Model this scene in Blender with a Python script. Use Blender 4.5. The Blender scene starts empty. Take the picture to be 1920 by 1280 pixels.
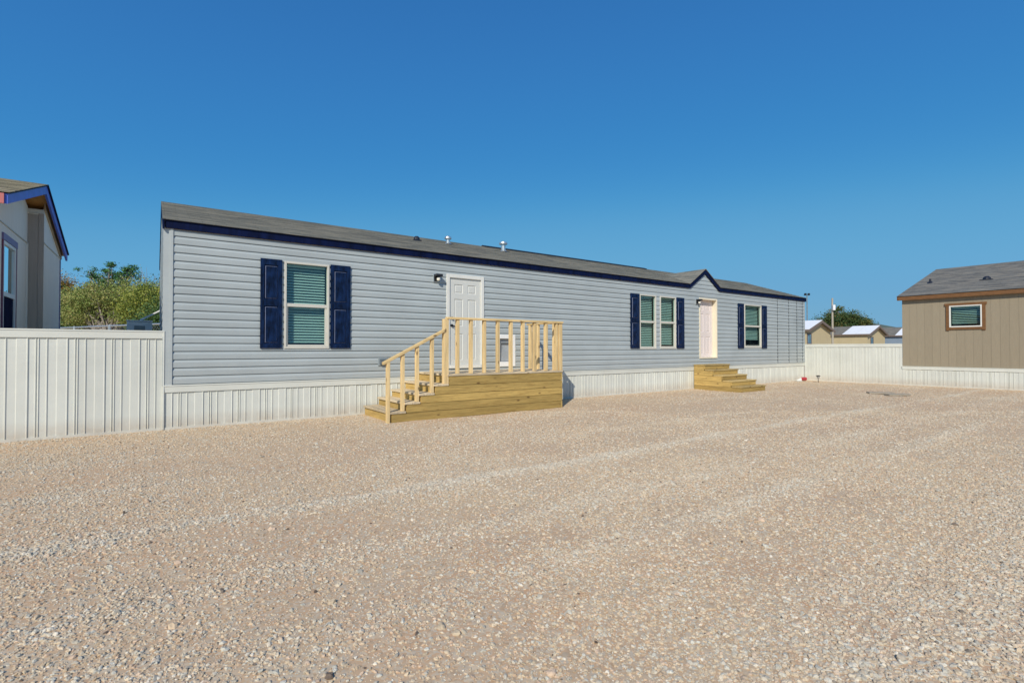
import bpy, bmesh, math, random
import numpy as np
from mathutils import Vector, Matrix

S = bpy.context.scene
COL = S.collection
PI = math.pi
R = math.radians

# ------------------------------------------------------------------ camera
cam_d = bpy.data.cameras.new('camera')
cam = bpy.data.objects.new('camera', cam_d)
COL.objects.link(cam)
cam.location = (0, 0, 1.24)
cam.rotation_euler = (R(90.79), 0, 0)
cam_d.lens = 17.625
cam_d.sensor_width = 36
cam_d.clip_end = 5000
S.camera = cam

# ------------------------------------------------------------------ sky and sun
SUN_EL = R(36.5)
SUN_AZ = R(193.9)            # clockwise from +Y
w = bpy.data.worlds.new('World')
S.world = w
w.use_nodes = True
wn = w.node_tree.nodes
wl = w.node_tree.links
bg = wn['Background']
sky = wn.new('ShaderNodeTexSky')
sky.sky_type = 'NISHITA'
sky.sun_disc = False
sky.sun_elevation = SUN_EL
sky.sun_rotation = SUN_AZ
sky.altitude = 300
sky.air_density = 0.6
sky.dust_density = 0.0
sky.ozone_density = 6.0
# grade of the sky: deep polarised blue, horizon held back as in the photograph
sep = wn.new('ShaderNodeSeparateColor')
cmb = wn.new('ShaderNodeCombineColor')
wl.new(sky.outputs[0], sep.inputs[0])
CURVES = ([(0, 0), (.0416, .31), (.076, .47), (.1388, 1.12), (.2617, 1.50), (.672, 1.95), (1, 2.1)],
          [(0, 0), (.0868, 1.66), (.158, 2.45), (.278, 3.58), (.497, 3.85), (.92, 4.0), (1, 4.05)],
          [(0, 0), (.2056, 4.5), (.359, 5.55), (.557, 6.15), (.88, 6.2), (1, 6.0)])
for i, pts in enumerate(CURVES):
    dv = wn.new('ShaderNodeMath')
    dv.operation = 'MULTIPLY'
    dv.inputs[1].default_value = .1
    dv.use_clamp = True
    fc = wn.new('ShaderNodeFloatCurve')
    cu = fc.mapping.curves[0]
    while len(cu.points) < len(pts):
        cu.points.new(.5, .5)
    for p, (x, y) in zip(cu.points, pts):
        p.location = (x, y / 8)
    fc.mapping.update()
    ml = wn.new('ShaderNodeMath')
    ml.operation = 'MULTIPLY'
    ml.inputs[1].default_value = 8
    wl.new(sep.outputs[i], dv.inputs[0])
    wl.new(dv.outputs[0], fc.inputs['Value'])
    wl.new(fc.outputs[0], ml.inputs[0])
    wl.new(ml.outputs[0], cmb.inputs[i])
wl.new(cmb.outputs[0], bg.inputs['Color'])
bg.inputs['Strength'].default_value = 0.1

sd = bpy.data.lights.new('sun', 'SUN')
sd.energy = 4.0
sd.angle = R(0.5)
sd.color = (1.0, 0.92, 0.78)
so = bpy.data.objects.new('sun', sd)
COL.objects.link(so)
sdir = Vector((-math.sin(SUN_AZ) * math.cos(SUN_EL), -math.cos(SUN_AZ) * math.cos(SUN_EL), -math.sin(SUN_EL)))
so.rotation_euler = sdir.to_track_quat('-Z', 'Y').to_euler()
so.location = (0, 0, 50)

S.view_settings.view_transform = 'Standard'
S.view_settings.look = 'None'
S.view_settings.gamma = 1
S.view_settings.use_curve_mapping = False
S.view_settings.exposure = 0.05

# ------------------------------------------------------------------ frame of the row of houses
ANG = math.atan2(.5818, .8133)
UX, UY = math.cos(ANG), math.sin(ANG)
C0 = (-5.33, 7.68)                       # near left corner of the grey house


def W(u, v, h=0.0):
    return (C0[0] + u * UX - v * UY, C0[1] + u * UY + v * UX, h)


# ------------------------------------------------------------------ materials
def nodemat(name):
    m = bpy.data.materials.new(name)
    m.use_nodes = True
    nt = m.node_tree
    return m, nt.nodes, nt.links, nt.nodes['Principled BSDF']


def mixrgb(n, l, a, b, fac, blend='MIX'):
    x = n.new('ShaderNodeMix')
    x.data_type = 'RGBA'
    x.blend_type = blend
    for s, val in ((x.inputs[6], a), (x.inputs[7], b), (x.inputs[0], fac)):
        if hasattr(val, 'links') or hasattr(val, 'is_linked'):
            l.new(val, s)
        elif isinstance(val, tuple):
            s.default_value = (*val, 1)
        else:
            s.default_value = val
    return x.outputs[2]


def ramp(n, l, src, p0, p1, c0=(0, 0, 0), c1=(1, 1, 1)):
    r = n.new('ShaderNodeValToRGB')
    r.color_ramp.elements[0].position = p0
    r.color_ramp.elements[1].position = p1
    r.color_ramp.elements[0].color = (*c0, 1)
    r.color_ramp.elements[1].color = (*c1, 1)
    l.new(src, r.inputs[0])
    return r.outputs[0]


def coords(n, l, scale=(1, 1, 1), loc=None, kind='Object'):
    tc = n.new('ShaderNodeTexCoord')
    mp = n.new('ShaderNodeMapping')
    mp.inputs['Scale'].default_value = scale
    l.new(tc.outputs[kind], mp.inputs[0])
    if loc is not None:
        l.new(loc, mp.inputs['Location'])
    return mp.outputs[0]


def noise(n, l, vec, scale, detail=4, rough=.6):
    t = n.new('ShaderNodeTexNoise')
    t.inputs['Scale'].default_value = scale
    t.inputs['Detail'].default_value = detail
    t.inputs['Roughness'].default_value = rough
    if vec is not None:
        l.new(vec, t.inputs['Vector'])
    return t.outputs['Fac']


def bump(n, l, b, h, strength=.3, dist=.01):
    bp = n.new('ShaderNodeBump')
    bp.inputs['Strength'].default_value = strength
    bp.inputs['Distance'].default_value = dist
    l.new(h, bp.inputs['Height'])
    l.new(bp.outputs[0], b.inputs['Normal'])


def plain(name, c, rough=.5, var=.12, scale=3.0, metal=0.0, fine=.0, stretch=(1, 1, 1), objvar=0.0, spec=.5):
    """paint-like surface: base colour with soft blotches, faint dust and a fine grain"""
    m, n, l, b = nodemat(name)
    vec = coords(n, l, stretch)
    f = noise(n, l, vec, scale, 5)
    dark = tuple(x * (1 - var) for x in c)
    lite = tuple(min(1, x * (1 + var)) for x in c)
    col = mixrgb(n, l, dark, lite, ramp(n, l, f, .3, .7))
    if objvar:
        oi = n.new('ShaderNodeObjectInfo')
        mm = n.new('ShaderNodeMapRange')
        mm.inputs[3].default_value = 1 - objvar
        mm.inputs[4].default_value = 1 + objvar
        l.new(oi.outputs['Random'], mm.inputs[0])
        vm = n.new('ShaderNodeVectorMath')
        vm.operation = 'SCALE'
        l.new(col, vm.inputs[0])
        l.new(mm.outputs[0], vm.inputs['Scale'])
        col = vm.outputs[0]
    l.new(col, b.inputs['Base Color'])
    b.inputs['Roughness'].default_value = rough
    b.inputs['Metallic'].default_value = metal
    b.inputs['Specular IOR Level'].default_value = spec
    if fine:
        bump(n, l, b, noise(n, l, vec, 60, 3), fine, .004)
    return m


def vinyl(name, c, dust=(.45, .36, .27), top=.25, amount=.35, spec=.4, objvar=.03):
    """vinyl cladding: even colour, faint blotches, dust thrown up from the ground at its foot"""
    m, n, l, b = nodemat(name)
    geo = n.new('ShaderNodeNewGeometry')
    f = noise(n, l, geo.outputs['Position'], 1.3, 4)
    col = mixrgb(n, l, tuple(x * .95 for x in c), tuple(min(1, x * 1.05) for x in c), ramp(n, l, f, .35, .65))
    sx = n.new('ShaderNodeSeparateXYZ')
    l.new(geo.outputs['Position'], sx.inputs[0])
    mr = n.new('ShaderNodeMapRange')
    mr.inputs[1].default_value = top
    mr.inputs[2].default_value = 0
    l.new(sx.outputs[2], mr.inputs[0])
    f2 = noise(n, l, geo.outputs['Position'], 9, 5)
    mu = n.new('ShaderNodeMath')
    mu.operation = 'MULTIPLY'
    l.new(mr.outputs[0], mu.inputs[0])
    l.new(f2, mu.inputs[1])
    mu2 = n.new('ShaderNodeMath')
    mu2.operation = 'MULTIPLY'
    l.new(mu.outputs[0], mu2.inputs[0])
    mu2.inputs[1].default_value = amount
    col = mixrgb(n, l, col, dust, mu2.outputs[0])
    oi = n.new('ShaderNodeObjectInfo')
    mm = n.new('ShaderNodeMapRange')
    mm.inputs[3].default_value = 1 - objvar
    mm.inputs[4].default_value = 1 + objvar
    l.new(oi.outputs['Random'], mm.inputs[0])
    vm = n.new('ShaderNodeVectorMath')
    vm.operation = 'SCALE'
    l.new(col, vm.inputs[0])
    l.new(mm.outputs[0], vm.inputs['Scale'])
    l.new(vm.outputs[0], b.inputs['Base Color'])
    b.inputs['Roughness'].default_value = .5
    b.inputs['Specular IOR Level'].default_value = spec
    g = noise(n, l, coords(n, l, (1, 1, 6), kind='Object'), 2.2, 3)
    bump(n, l, b, g, .22, .012)
    return m


def lumber(name, c, dark, axis, knots=True, var=.26):
    """sawn timber, grain along the given local axis, each board its own tone"""
    m, n, l, b = nodemat(name)
    oi = n.new('ShaderNodeObjectInfo')
    cb = n.new('ShaderNodeCombineXYZ')
    mt = n.new('ShaderNodeMath')
    mt.operation = 'MULTIPLY'
    mt.inputs[1].default_value = 37
    l.new(oi.outputs['Random'], mt.inputs[0])
    for i in range(3):
        l.new(mt.outputs[0], cb.inputs[i])
    st = [14, 14, 14]
    st[axis] = 1.0
    vec = coords(n, l, tuple(st), cb.outputs[0])
    f = noise(n, l, vec, 1.6, 6, .65)
    wv = n.new('ShaderNodeTexNoise')
    wv.inputs['Scale'].default_value = 4
    wv.inputs['Detail'].default_value = 3
    wv.inputs['Distortion'].default_value = 1.5
    l.new(vec, wv.inputs['Vector'])
    col = mixrgb(n, l, tuple(x * .74 for x in c), tuple(min(1, x * 1.2) for x in c), ramp(n, l, f, .32, .68))
    col = mixrgb(n, l, col, dark, ramp(n, l, wv.outputs['Fac'], .52, .74, (0, 0, 0), (.7, .7, .7)))
    if knots:
        sk = [3.4, 3.4, 3.4]
        sk[axis] = 1.5
        v2 = coords(n, l, tuple(sk), cb.outputs[0])
        vo = n.new('ShaderNodeTexVoronoi')
        vo.inputs['Scale'].default_value = 1.9
        l.new(v2, vo.inputs['Vector'])
        col = mixrgb(n, l, col, (.10, .05, .02), ramp(n, l, vo.outputs['Distance'], .06, .15, (.8, .8, .8), (0, 0, 0)))
    mm = n.new('ShaderNodeMapRange')
    mm.inputs[3].default_value = 1 - var
    mm.inputs[4].default_value = 1 + var
    l.new(oi.outputs['Random'], mm.inputs[0])
    vm = n.new('ShaderNodeVectorMath')
    vm.operation = 'SCALE'
    l.new(col, vm.inputs[0])
    l.new(mm.outputs[0], vm.inputs['Scale'])
    l.new(vm.outputs[0], b.inputs['Base Color'])
    b.inputs['Roughness'].default_value = .75
    b.inputs['Specular IOR Level'].default_value = .25
    bump(n, l, b, f, .25, .004)
    return m


def shingle(name, c1, c2, c3, rot=0.0):
    """asphalt shingles: tabs of differing tone, streaks and grit"""
    m, n, l, b = nodemat(name)
    tc = n.new('ShaderNodeTexCoord')
    mp = n.new('ShaderNodeMapping')
    mp.inputs['Rotation'].default_value = (0, 0, rot)
    l.new(tc.outputs['Object'], mp.inputs[0])
    br = n.new('ShaderNodeTexBrick')
    br.inputs['Scale'].default_value = 1
    br.inputs['Brick Width'].default_value = .33
    br.inputs['Row Height'].default_value = .135
    br.inputs['Mortar Size'].default_value = .004
    br.inputs['Bias'].default_value = 0
    br.inputs['Color1'].default_value = (*c1, 1)
    br.inputs['Color2'].default_value = (*c2, 1)
    br.inputs['Mortar'].default_value = (*tuple(x * .7 for x in c2), 1)
    l.new(mp.outputs[0], br.inputs['Vector'])
    mp2 = n.new('ShaderNodeMapping')
    mp2.inputs['Scale'].default_value = (1.0, 9, 9)
    l.new(mp.outputs[0], mp2.inputs[0])
    f = noise(n, l, mp2.outputs[0], 1.2, 6, .7)
    col = mixrgb(n, l, br.outputs['Color'], c3, ramp(n, l, f, .46, .62))
    g = noise(n, l, mp.outputs[0], 90, 2)
    col = mixrgb(n, l, col, mixrgb(n, l, (.3, .3, .3), (1.7, 1.7, 1.7), g), .35, 'MULTIPLY')
    l.new(col, b.inputs['Base Color'])
    b.inputs['Roughness'].default_value = .9
    b.inputs['Specular IOR Level'].default_value = .2
    bump(n, l, b, g, .5, .004)
    return m


def glass(name, tint, refl=.10):
    m = bpy.data.materials.new(name)
    m.use_nodes = True
    n, l = m.node_tree.nodes, m.node_tree.links
    n.clear()
    out = n.new('ShaderNodeOutputMaterial')
    mx = n.new('ShaderNodeMixShader')
    tr = n.new('ShaderNodeBsdfTransparent')
    gl = n.new('ShaderNodeBsdfGlossy')
    gl.inputs['Roughness'].default_value = .01
    gl.inputs['Color'].default_value = (.80, .95, .97, 1)
    tr.inputs['Color'].default_value = (*tint, 1)
    lw = n.new('ShaderNodeLayerWeight')            # symmetric Fresnel (Schlick), the same from both sides
    lw.inputs['Blend'].default_value = .5
    pw = n.new('ShaderNodeMath')
    pw.operation = 'POWER'
    pw.inputs[1].default_value = 4.0
    l.new(lw.outputs['Facing'], pw.inputs[0])
    ad = n.new('ShaderNodeMath')
    ad.operation = 'MULTIPLY_ADD'
    ad.inputs[1].default_value = .85
    ad.inputs[2].default_value = .04 + refl
    ad.use_clamp = True
    l.new(pw.outputs[0], ad.inputs[0])
    l.new(ad.outputs[0], mx.inputs[0])
    l.new(tr.outputs[0], mx.inputs[1])
    l.new(gl.outputs[0], mx.inputs[2])
    l.new(mx.outputs[0], out.inputs[0])
    return m


M = {}
M['siding'] = vinyl('blue_grey_vinyl', (.392, .438, .452), amount=.4, top=1.25)
M['corner'] = vinyl('blue_grey_trim', (.425, .466, .474), amount=.3, top=1.2)
M['skirt'] = vinyl('off_white_vinyl', (.635, .65, .60), amount=1.1)
M['skirt_trim'] = vinyl('off_white_trim', (.70, .715, .66), amount=.8)
M['navy'] = plain('navy_paint', (.003, .007, .037), .5, .5, 6, fine=.05, stretch=(2, 2, .5), spec=.12)
M['navy_edge'] = plain('navy_edge_highlight', (.16, .19, .30), .5, .2, 20)  # pale edge highlight of the shutter panels, put into the colour
M['shutter'] = plain('navy_shutter', (.004, .014, .050), .45, .8, 6, fine=.1, stretch=(3, 3, 1), spec=.15)
M['white'] = plain('white_paint', (.72, .72, .68), .4, .03, 4)
M['door'] = plain('white_door', (.62, .63, .60), .4, .02, 3)
M['door_pink'] = plain('pale_door', (.74, .66, .64), .45, .02, 3)
M['cream'] = plain('cream_trim', (.80, .72, .56), .5, .04, 5)
M['frame'] = plain('almond_window_frame', (.60, .585, .52), .45, .04, 5)
M['glass'] = glass('window_glass', (.52, .70, .67), .035)
M['slat'] = plain('white_blind_slat', (.82, .83, .79), .5, .02, 5)
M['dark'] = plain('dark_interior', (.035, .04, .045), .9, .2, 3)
M['roof'] = shingle('weathered_shingles', (.205, .202, .172), (.130, .132, .118), (.29, .27, .22))
M['roof_cross'] = shingle('weathered_shingles_crosswise', (.200, .200, .172), (.130, .132, .118), (.27, .25, .205), PI / 2)
M['roof2'] = shingle('grey_shingles', (.20, .19, .17), (.13, .125, .115), (.24, .22, .18), PI / 2)
M['roof4'] = shingle('blue_grey_shingles', (.185, .185, .175), (.105, .108, .108), (.29, .265, .225))
M['roof3'] = shingle('tan_grey_shingles', (.31, .285, .215), (.21, .195, .15), (.40, .36, .27))
M['drip'] = plain('dark_roof_edge', (.012, .013, .02), .6, .2, 5)
M['galv'] = plain('galvanised_metal', (.62, .66, .66), .35, .15, 12, metal=.8)
M['black'] = plain('black_metal', (.015, .015, .017), .4, .2, 8)
M['lumber_u'] = lumber('treated_lumber_long', (.455, .315, .105), (.245, .130, .035), 0)
M['lumber_v'] = lumber('treated_lumber_cross', (.465, .325, .115), (.255, .14, .04), 1)
M['tread_u'] = lumber('treated_tread_long', (.62, .51, .35), (.36, .27, .16), 0)
M['tread_v'] = lumber('treated_tread_cross', (.62, .51, .35), (.36, .27, .16), 1)
M['tread_gold'] = lumber('treated_tread_golden', (.50, .37, .16), (.27, .17, .06), 0)
M['pine_z'] = lumber('pine_upright', (.74, .55, .285), (.50, .33, .14), 2, True, .12)
M['pine_u'] = lumber('pine_rail', (.72, .53, .26), (.50, .33, .14), 0, True, .08)
M['pine_v'] = lumber('pine_rail_cross', (.72, .53, .26), (.50, .33, .14), 1, True, .08)
M['tan'] = plain('tan_board', (.308, .262, .190), .75, .05, 5, fine=.12, stretch=(6, 6, .6), objvar=.03, spec=.25)
M['tan_gap'] = plain('tan_groove', (.27, .232, .172), .8, .05, 5)
M['brown'] = plain('brown_trim', (.175, .080, .026), .6, .2, 8, stretch=(1, .6, 3))
M['grey_box'] = plain('grey_enamel', (.66, .72, .73), .5, .1, 4)
M['red'] = plain('red_plastic', (.38, .035, .045), .4, .1, 6)
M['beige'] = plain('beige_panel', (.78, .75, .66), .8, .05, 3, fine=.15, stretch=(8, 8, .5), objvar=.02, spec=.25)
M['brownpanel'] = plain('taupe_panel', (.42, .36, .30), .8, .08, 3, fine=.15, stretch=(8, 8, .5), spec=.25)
M['bluefascia'] = plain('blue_fascia', (.075, .135, .56), .5, .15, 6)
M['purple'] = plain('purple_trim', (.17, .15, .30), .5, .1, 6)
M['redfascia'] = plain('faded_red_fascia', (.52, .16, .15), .6, .1, 6)
M['soffit'] = plain('stained_soffit', (.62, .31, .09), .7, .3, 5, stretch=(1, 4, 1))
M['soffit_trim'] = plain('tan_soffit_trim', (.52, .38, .22), .7, .2, 6)
M['vent'] = plain('dark_plastic_vent', (.012, .016, .030), .5, .3, 9)
M['pole_grey'] = plain('dull_steel', (.17, .20, .21), .6, .2, 5)
M['box_grey'] = plain('grey_plastic', (.27, .31, .33), .5, .1, 6)
M['seam_shade'] = plain('painted_seam_shade', (.05, .06, .075), .8, .2, 6)  # dark colour standing in for the shade along siding seams
M['bright_white'] = plain('bright_white_plastic', (.84, .85, .85), .3, .02, 5)
M['yellow'] = plain('yellow_wall', (.49, .41, .25), .8, .05, 2)
M['bluewall'] = plain('blue_grey_wall', (.22, .29, .38), .8, .05, 2)
M['whiteroof'] = plain('white_roof_sheet', (.82, .83, .85), .5, .06, 3)
M['timber_pole'] = plain('weathered_pole', (.40, .36, .29), .9, .2, 4, stretch=(8, 8, .6))
M['bark'] = plain('tree_bark', (.27, .235, .20), .95, .35, 10, fine=.5, stretch=(2, 2, .7))
M['twig'] = plain('bare_twig', (.33, .29, .28), .95, .2, 10)
M['board'] = plain('weathered_board', (.33, .29, .23), .85, .15, 8, stretch=(1, 6, 1))
M['bulb'] = plain('frosted_glass', (.85, .82, .72), .15, .03, 4)


# ------------------------------------------------------------------ mesh builder
class MB:
    def __init__(s):
        s.v, s.f = [], []

    def add(s, vs, fs):
        k = len(s.v)
        s.v += [tuple(p) for p in vs]
        s.f += [tuple(i + k for i in f) for f in fs]

    def box(s, x0, x1, y0, y1, z0, z1):
        s.add([(x0, y0, z0), (x1, y0, z0), (x1, y1, z0), (x0, y1, z0), (x0, y0, z1), (x1, y0, z1), (x1, y1, z1), (x0, y1, z1)],
              [(0, 3, 2, 1), (4, 5, 6, 7), (0, 1, 5, 4), (1, 2, 6, 5), (2, 3, 7, 6), (3, 0, 4, 7)])
        return s

    def hexa(s, a, b):
        """solid between two quads a and b (same order)"""
        s.add(list(a) + list(b), [(3, 2, 1, 0), (4, 5, 6, 7), (0, 1, 5, 4), (1, 2, 6, 5), (2, 3, 7, 6), (3, 0, 4, 7)])
        return s

    def prism(s, poly, off):
        """poly = 3D points, extruded by vector off"""
        n = len(poly)
        o = Vector(off)
        s.add(list(poly) + [tuple(Vector(p) + o) for p in poly],
              [tuple(range(n))[::-1], tuple(range(n, 2 * n))] + [(i, (i + 1) % n, n + (i + 1) % n, n + i) for i in range(n)])
        return s

    def tube(s, pts, rads, n=8, cap=True):
        pts = [Vector(p) for p in pts]
        if not hasattr(rads, '__len__'):
            rads = [rads] * len(pts)
        vs, fs = [], []
        for i, p in enumerate(pts):
            d = (pts[min(i + 1, len(pts) - 1)] - pts[max(i - 1, 0)]).normalized()
            a = d.orthogonal().normalized()
            if abs(d.z) > .999:
                a = Vector((1, 0, 0))
            b = d.cross(a)
            for k in range(n):
                t = 2 * PI * k / n
                vs.append(p + (a * math.cos(t) + b * math.sin(t)) * rads[i])
        for i in range(len(pts) - 1):
            for k in range(n):
                fs.append((i * n + k, i * n + (k + 1) % n, (i + 1) * n + (k + 1) % n, (i + 1) * n + k))
        if cap:
            fs.append(tuple(range(n))[::-1])
            fs.append(tuple(range((len(pts) - 1) * n, len(pts) * n)))
        s.add(vs, fs)
        return s

    def quad(s, *p):
        s.add(p, [tuple(range(len(p)))])
        return s

    def mesh(s, name, mat):
        me = bpy.data.meshes.new(name)
        me.from_pydata(s.v, [], s.f)
        bm = bmesh.new()
        bm.from_mesh(me)
        bmesh.ops.recalc_face_normals(bm, faces=bm.faces)
        bm.to_mesh(me)
        bm.free()
        if mat:
            me.materials.append(mat)
        return me

    def build(s, name, mat, parent=None, smooth=False, bevel=0.0, label=None):
        me = s.mesh(name, mat)
        return place(name, me, parent, smooth=smooth, bevel=bevel, label=label)


def place(name, me, parent=None, loc=(0, 0, 0), rot=(0, 0, 0), smooth=False, bevel=0.0, label=None):
    o = bpy.data.objects.new(name, me)
    COL.objects.link(o)
    o.parent = parent
    o.location = loc
    o.rotation_euler = rot
    if smooth:
        for p in me.polygons:
            p.use_smooth = True
    if bevel:
        b = o.modifiers.new('bevel', 'BEVEL')
        b.width = bevel
        b.segments = 2
        b.limit_method = 'ANGLE'
    if label:
        o['label'] = label
    return o


def thing(name, label, cat, u, v, h=0, group=None, world=False, rot=None):
    o = bpy.data.objects.new(name, None)
    o.empty_display_size = .2
    COL.objects.link(o)
    o.location = (u, v, h) if world else W(u, v, h)
    o.rotation_euler = (0, 0, (0 if world else ANG) if rot is None else rot)
    o['label'] = label
    o['category'] = cat
    if group:
        o['group'] = group
    return o


def tag(o, label, cat, group=None):
    o['label'] = label
    o['category'] = cat
    if group:
        o['group'] = group
    return o


# ------------------------------------------------------------------ ground: relief function shared by sheet and stones
rng = np.random.default_rng(7)
_perm = rng.random((256, 256))


def vnoise(x, y):
    xi = np.floor(x).astype(int)
    yi = np.floor(y).astype(int)
    fx, fy = x - xi, y - yi
    fx = fx * fx * (3 - 2 * fx)
    fy = fy * fy * (3 - 2 * fy)
    g = lambda a, b: _perm[a % 256, b % 256]
    return (g(xi, yi) * (1 - fx) * (1 - fy) + g(xi + 1, yi) * fx * (1 - fy) + g(xi, yi + 1) * (1 - fx) * fy + g(xi + 1, yi + 1) * fx * fy)


RIDGES = [(-3.85, .12, .40), (-5.30, .13, .85), (-7.15, .15, .60), (-6.35, .20, .5), (-8.75, .40, .7), (-2.3, .22, .3), (-9.9, .3, .4)]


def ridge(u, v):
    """loose gravel thrown up between the wheel tracks, 0..1"""
    r = np.zeros_like(u)
    for k, (c, s, a) in enumerate(RIDGES):
        cc = c + .28 * (vnoise(u * .22 + 11 * k, u * 0 + 3.3 * k) - .5) + .10 * (vnoise(u * .9 + 5 * k, u * 0 + 7.7 * k) - .5)
        s2 = s * (.55 + .9 * vnoise(u * 1.4 + 31 * k, u * 0 + k))
        am = a * np.clip(1.5 * vnoise(u * .5 + 17 * k, u * 0 + 9.1 * k) + (.22 if k == 1 else 0), .25, 1)
        r = np.maximum(r, am * np.exp(-((v - cc) / s2) ** 2))
    return r


def relief(u, v):
    near = np.clip((-v - .05) / .6, 0, 1) * np.clip((24 - u) / 4, 0, 1)
    return near * (.022 * ridge(u, v) + .022 * (vnoise(u * .8 + 40, v * .8) - .5) + .010 * (vnoise(u * 3.1, v * 3.1 + 9) - .5)) - .006


def ground_material():
    m, n, l, b = nodemat('gravel_ground')
    vec = coords(n, l)
    at = n.new('ShaderNodeAttribute')
    at.attribute_name = 'ridge'
    big = noise(n, l, vec, .45, 5, .6)
    mid = noise(n, l, vec, 4, 6, .7)
    soil = mixrgb(n, l, (.555, .345, .205), (.575, .415, .265), ramp(n, l, big, .38, .62))
    soil = mixrgb(n, l, soil, (.55, .40, .255), ramp(n, l, mid, .45, .75))
    # small pebbles
    vo = n.new('ShaderNodeTexVoronoi')
    vo.inputs['Scale'].default_value = 75
    l.new(vec, vo.inputs['Vector'])
    vo2 = n.new('ShaderNodeTexVoronoi')
    vo2.inputs['Scale'].default_value = 32
    l.new(vec, vo2.inputs['Vector'])

    def peb(v, lo, hi):
        sp = n.new('ShaderNodeSeparateColor')
        l.new(v.outputs['Color'], sp.inputs[0])
        c = mixrgb(n, l, (.40, .285, .185), (.66, .55, .40), sp.outputs[0])
        c = mixrgb(n, l, c, (.52, .465, .37), ramp(n, l, sp.outputs[1], .6, .9))
        return c, ramp(n, l, sp.outputs[2], lo, hi)
    c1, m1 = peb(vo, .45, .5)
    c2, m2 = peb(vo2, .62, .66)
    dens = noise(n, l, vec, 1.3, 4)
    k1 = n.new('ShaderNodeMath')
    k1.operation = 'MULTIPLY'
    l.new(m1, k1.inputs[0])
    k1.inputs[1].default_value = .75
    col = mixrgb(n, l, soil, c1, k1.outputs[0])
    k2 = n.new('ShaderNodeMath')
    k2.operation = 'MULTIPLY'
    l.new(m2, k2.inputs[0])
    l.new(ramp(n, l, dens, .3, .7, (.2,) * 3, (.8,) * 3), k2.inputs[1])
    col = mixrgb(n, l, col, c2, k2.outputs[0])
    col = mixrgb(n, l, col, (.56, .50, .40), ramp(n, l, at.outputs['Fac'], .3, 1.0, (0,) * 3, (.35,) * 3))
    l.new(col, b.inputs['Base Color'])
    b.inputs['Roughness'].default_value = .95
    b.inputs['Specular IOR Level'].default_value = .1
    # relief of the fine gravel
    a1 = n.new('ShaderNodeMath')
    a1.operation = 'MULTIPLY_ADD'
    iv = n.new('ShaderNodeMath')
    iv.operation = 'SUBTRACT'
    iv.inputs[0].default_value = 1
    l.new(vo2.outputs['Distance'], iv.inputs[1])
    l.new(iv.outputs[0], a1.inputs[0])
    l.new(m2, a1.inputs[1])
    iv2 = n.new('ShaderNodeMath')
    iv2.operation = 'MULTIPLY_ADD'
    l.new(vo.outputs['Distance'], iv2.inputs[0])
    iv2.inputs[1].default_value = -.35
    l.new(mid, iv2.inputs[2])
    l.new(iv2.outputs[0], a1.inputs[2])
    bump(n, l, b, a1.outputs[0], .22, .005)
    return m


def axis_pts(lo, hi, step, far=900):
    a = list(np.arange(lo, hi + 1e-6, step))
    d, x = step * 2, hi
    out = []
    while x < far:
        x += d
        d *= 1.5
        out.append(x)
    d, x = step * 2, lo
    pre = []
    while x > -far:
        x -= d
        d *= 1.5
        pre.append(x)
    return np.array(pre[::-1] + a + out)


gu = axis_pts(-5, 21, .11)
gv = axis_pts(-11.5, .3, .055)
UU, VV = np.meshgrid(gu, gv, indexing='ij')
HH = relief(UU, VV)
nu, nv = len(gu), len(gv)
gm = bpy.data.meshes.new('ground')
vs = np.stack([UU.ravel(), VV.ravel(), HH.ravel()], 1)
ii, jj = np.meshgrid(np.arange(nu - 1), np.arange(nv - 1), indexing='ij')
q = np.stack([ii * nv + jj, (ii + 1) * nv + jj, (ii + 1) * nv + jj + 1, ii * nv + jj + 1], -1).reshape(-1, 4)
gm.from_pydata(vs.tolist(), [], q.tolist())
ra = gm.attributes.new('ridge', 'FLOAT', 'POINT')
rv = (ridge(UU, VV) * ((VV < 0) & (VV > -12))).ravel().astype(np.float32)
ra.data.foreach_set('value', rv)
gm.materials.append(ground_material())
for p in gm.polygons:
    p.use_smooth = True
ground = bpy.data.objects.new('ground', gm)
COL.objects.link(ground)
ground.location = W(0, 0, 0)
ground.rotation_euler = (0, 0, ANG)
ground['kind'] = 'structure'

# far hills
mb = MB()
hp = []
for k in range(41):
    a = R(-75 + 150 * k / 40)
    d = 620
    hh = 24 + 10 * math.sin(k * 1.7) * math.sin(k * .6) + (3 if k % 3 == 0 else 0)
    if a < 0:
        hh *= .6
    hp.append((math.sin(a) * d, math.cos(a) * d, hh))
for a, b in zip(hp[:-1], hp[1:]):
    fa = (a[0] * .86, a[1] * .86, -1)
    fb = (b[0] * .86, b[1] * .86, -1)
    ba = (a[0] * 1.2, a[1] * 1.2, -1)
    bb = (b[0] * 1.2, b[1] * 1.2, -1)
    mb.quad(fa, fb, b, a)
    mb.quad(a, b, bb, ba)
hills = mb.build('hills', plain('scrub_hills', (.075, .10, .085), .95, .3, .02), smooth=True)
hills['kind'] = 'structure'


# ------------------------------------------------------------------ generic pieces
def holes_skin(mb, u0, u1, h0, h1, holes, y, flip=False):
    """a vertical skin at local y with rectangular holes"""
    xs = sorted({u0, u1, *[h[0] for h in holes], *[h[1] for h in holes]})
    zs = sorted({h0, h1, *[h[2] for h in holes], *[h[3] for h in holes]})
    xs = [x for x in xs if u0 <= x <= u1]
    zs = [z for z in zs if h0 <= z <= h1]
    for a, b in zip(xs[:-1], xs[1:]):
        for c, d in zip(zs[:-1], zs[1:]):
            mx, mz = (a + b) / 2, (c + d) / 2
            if any(h[0] < mx < h[1] and h[2] < mz < h[3] for h in holes):
                continue
            mb.quad((a, y, c), (b, y, c), (b, y, d), (a, y, d))


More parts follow.
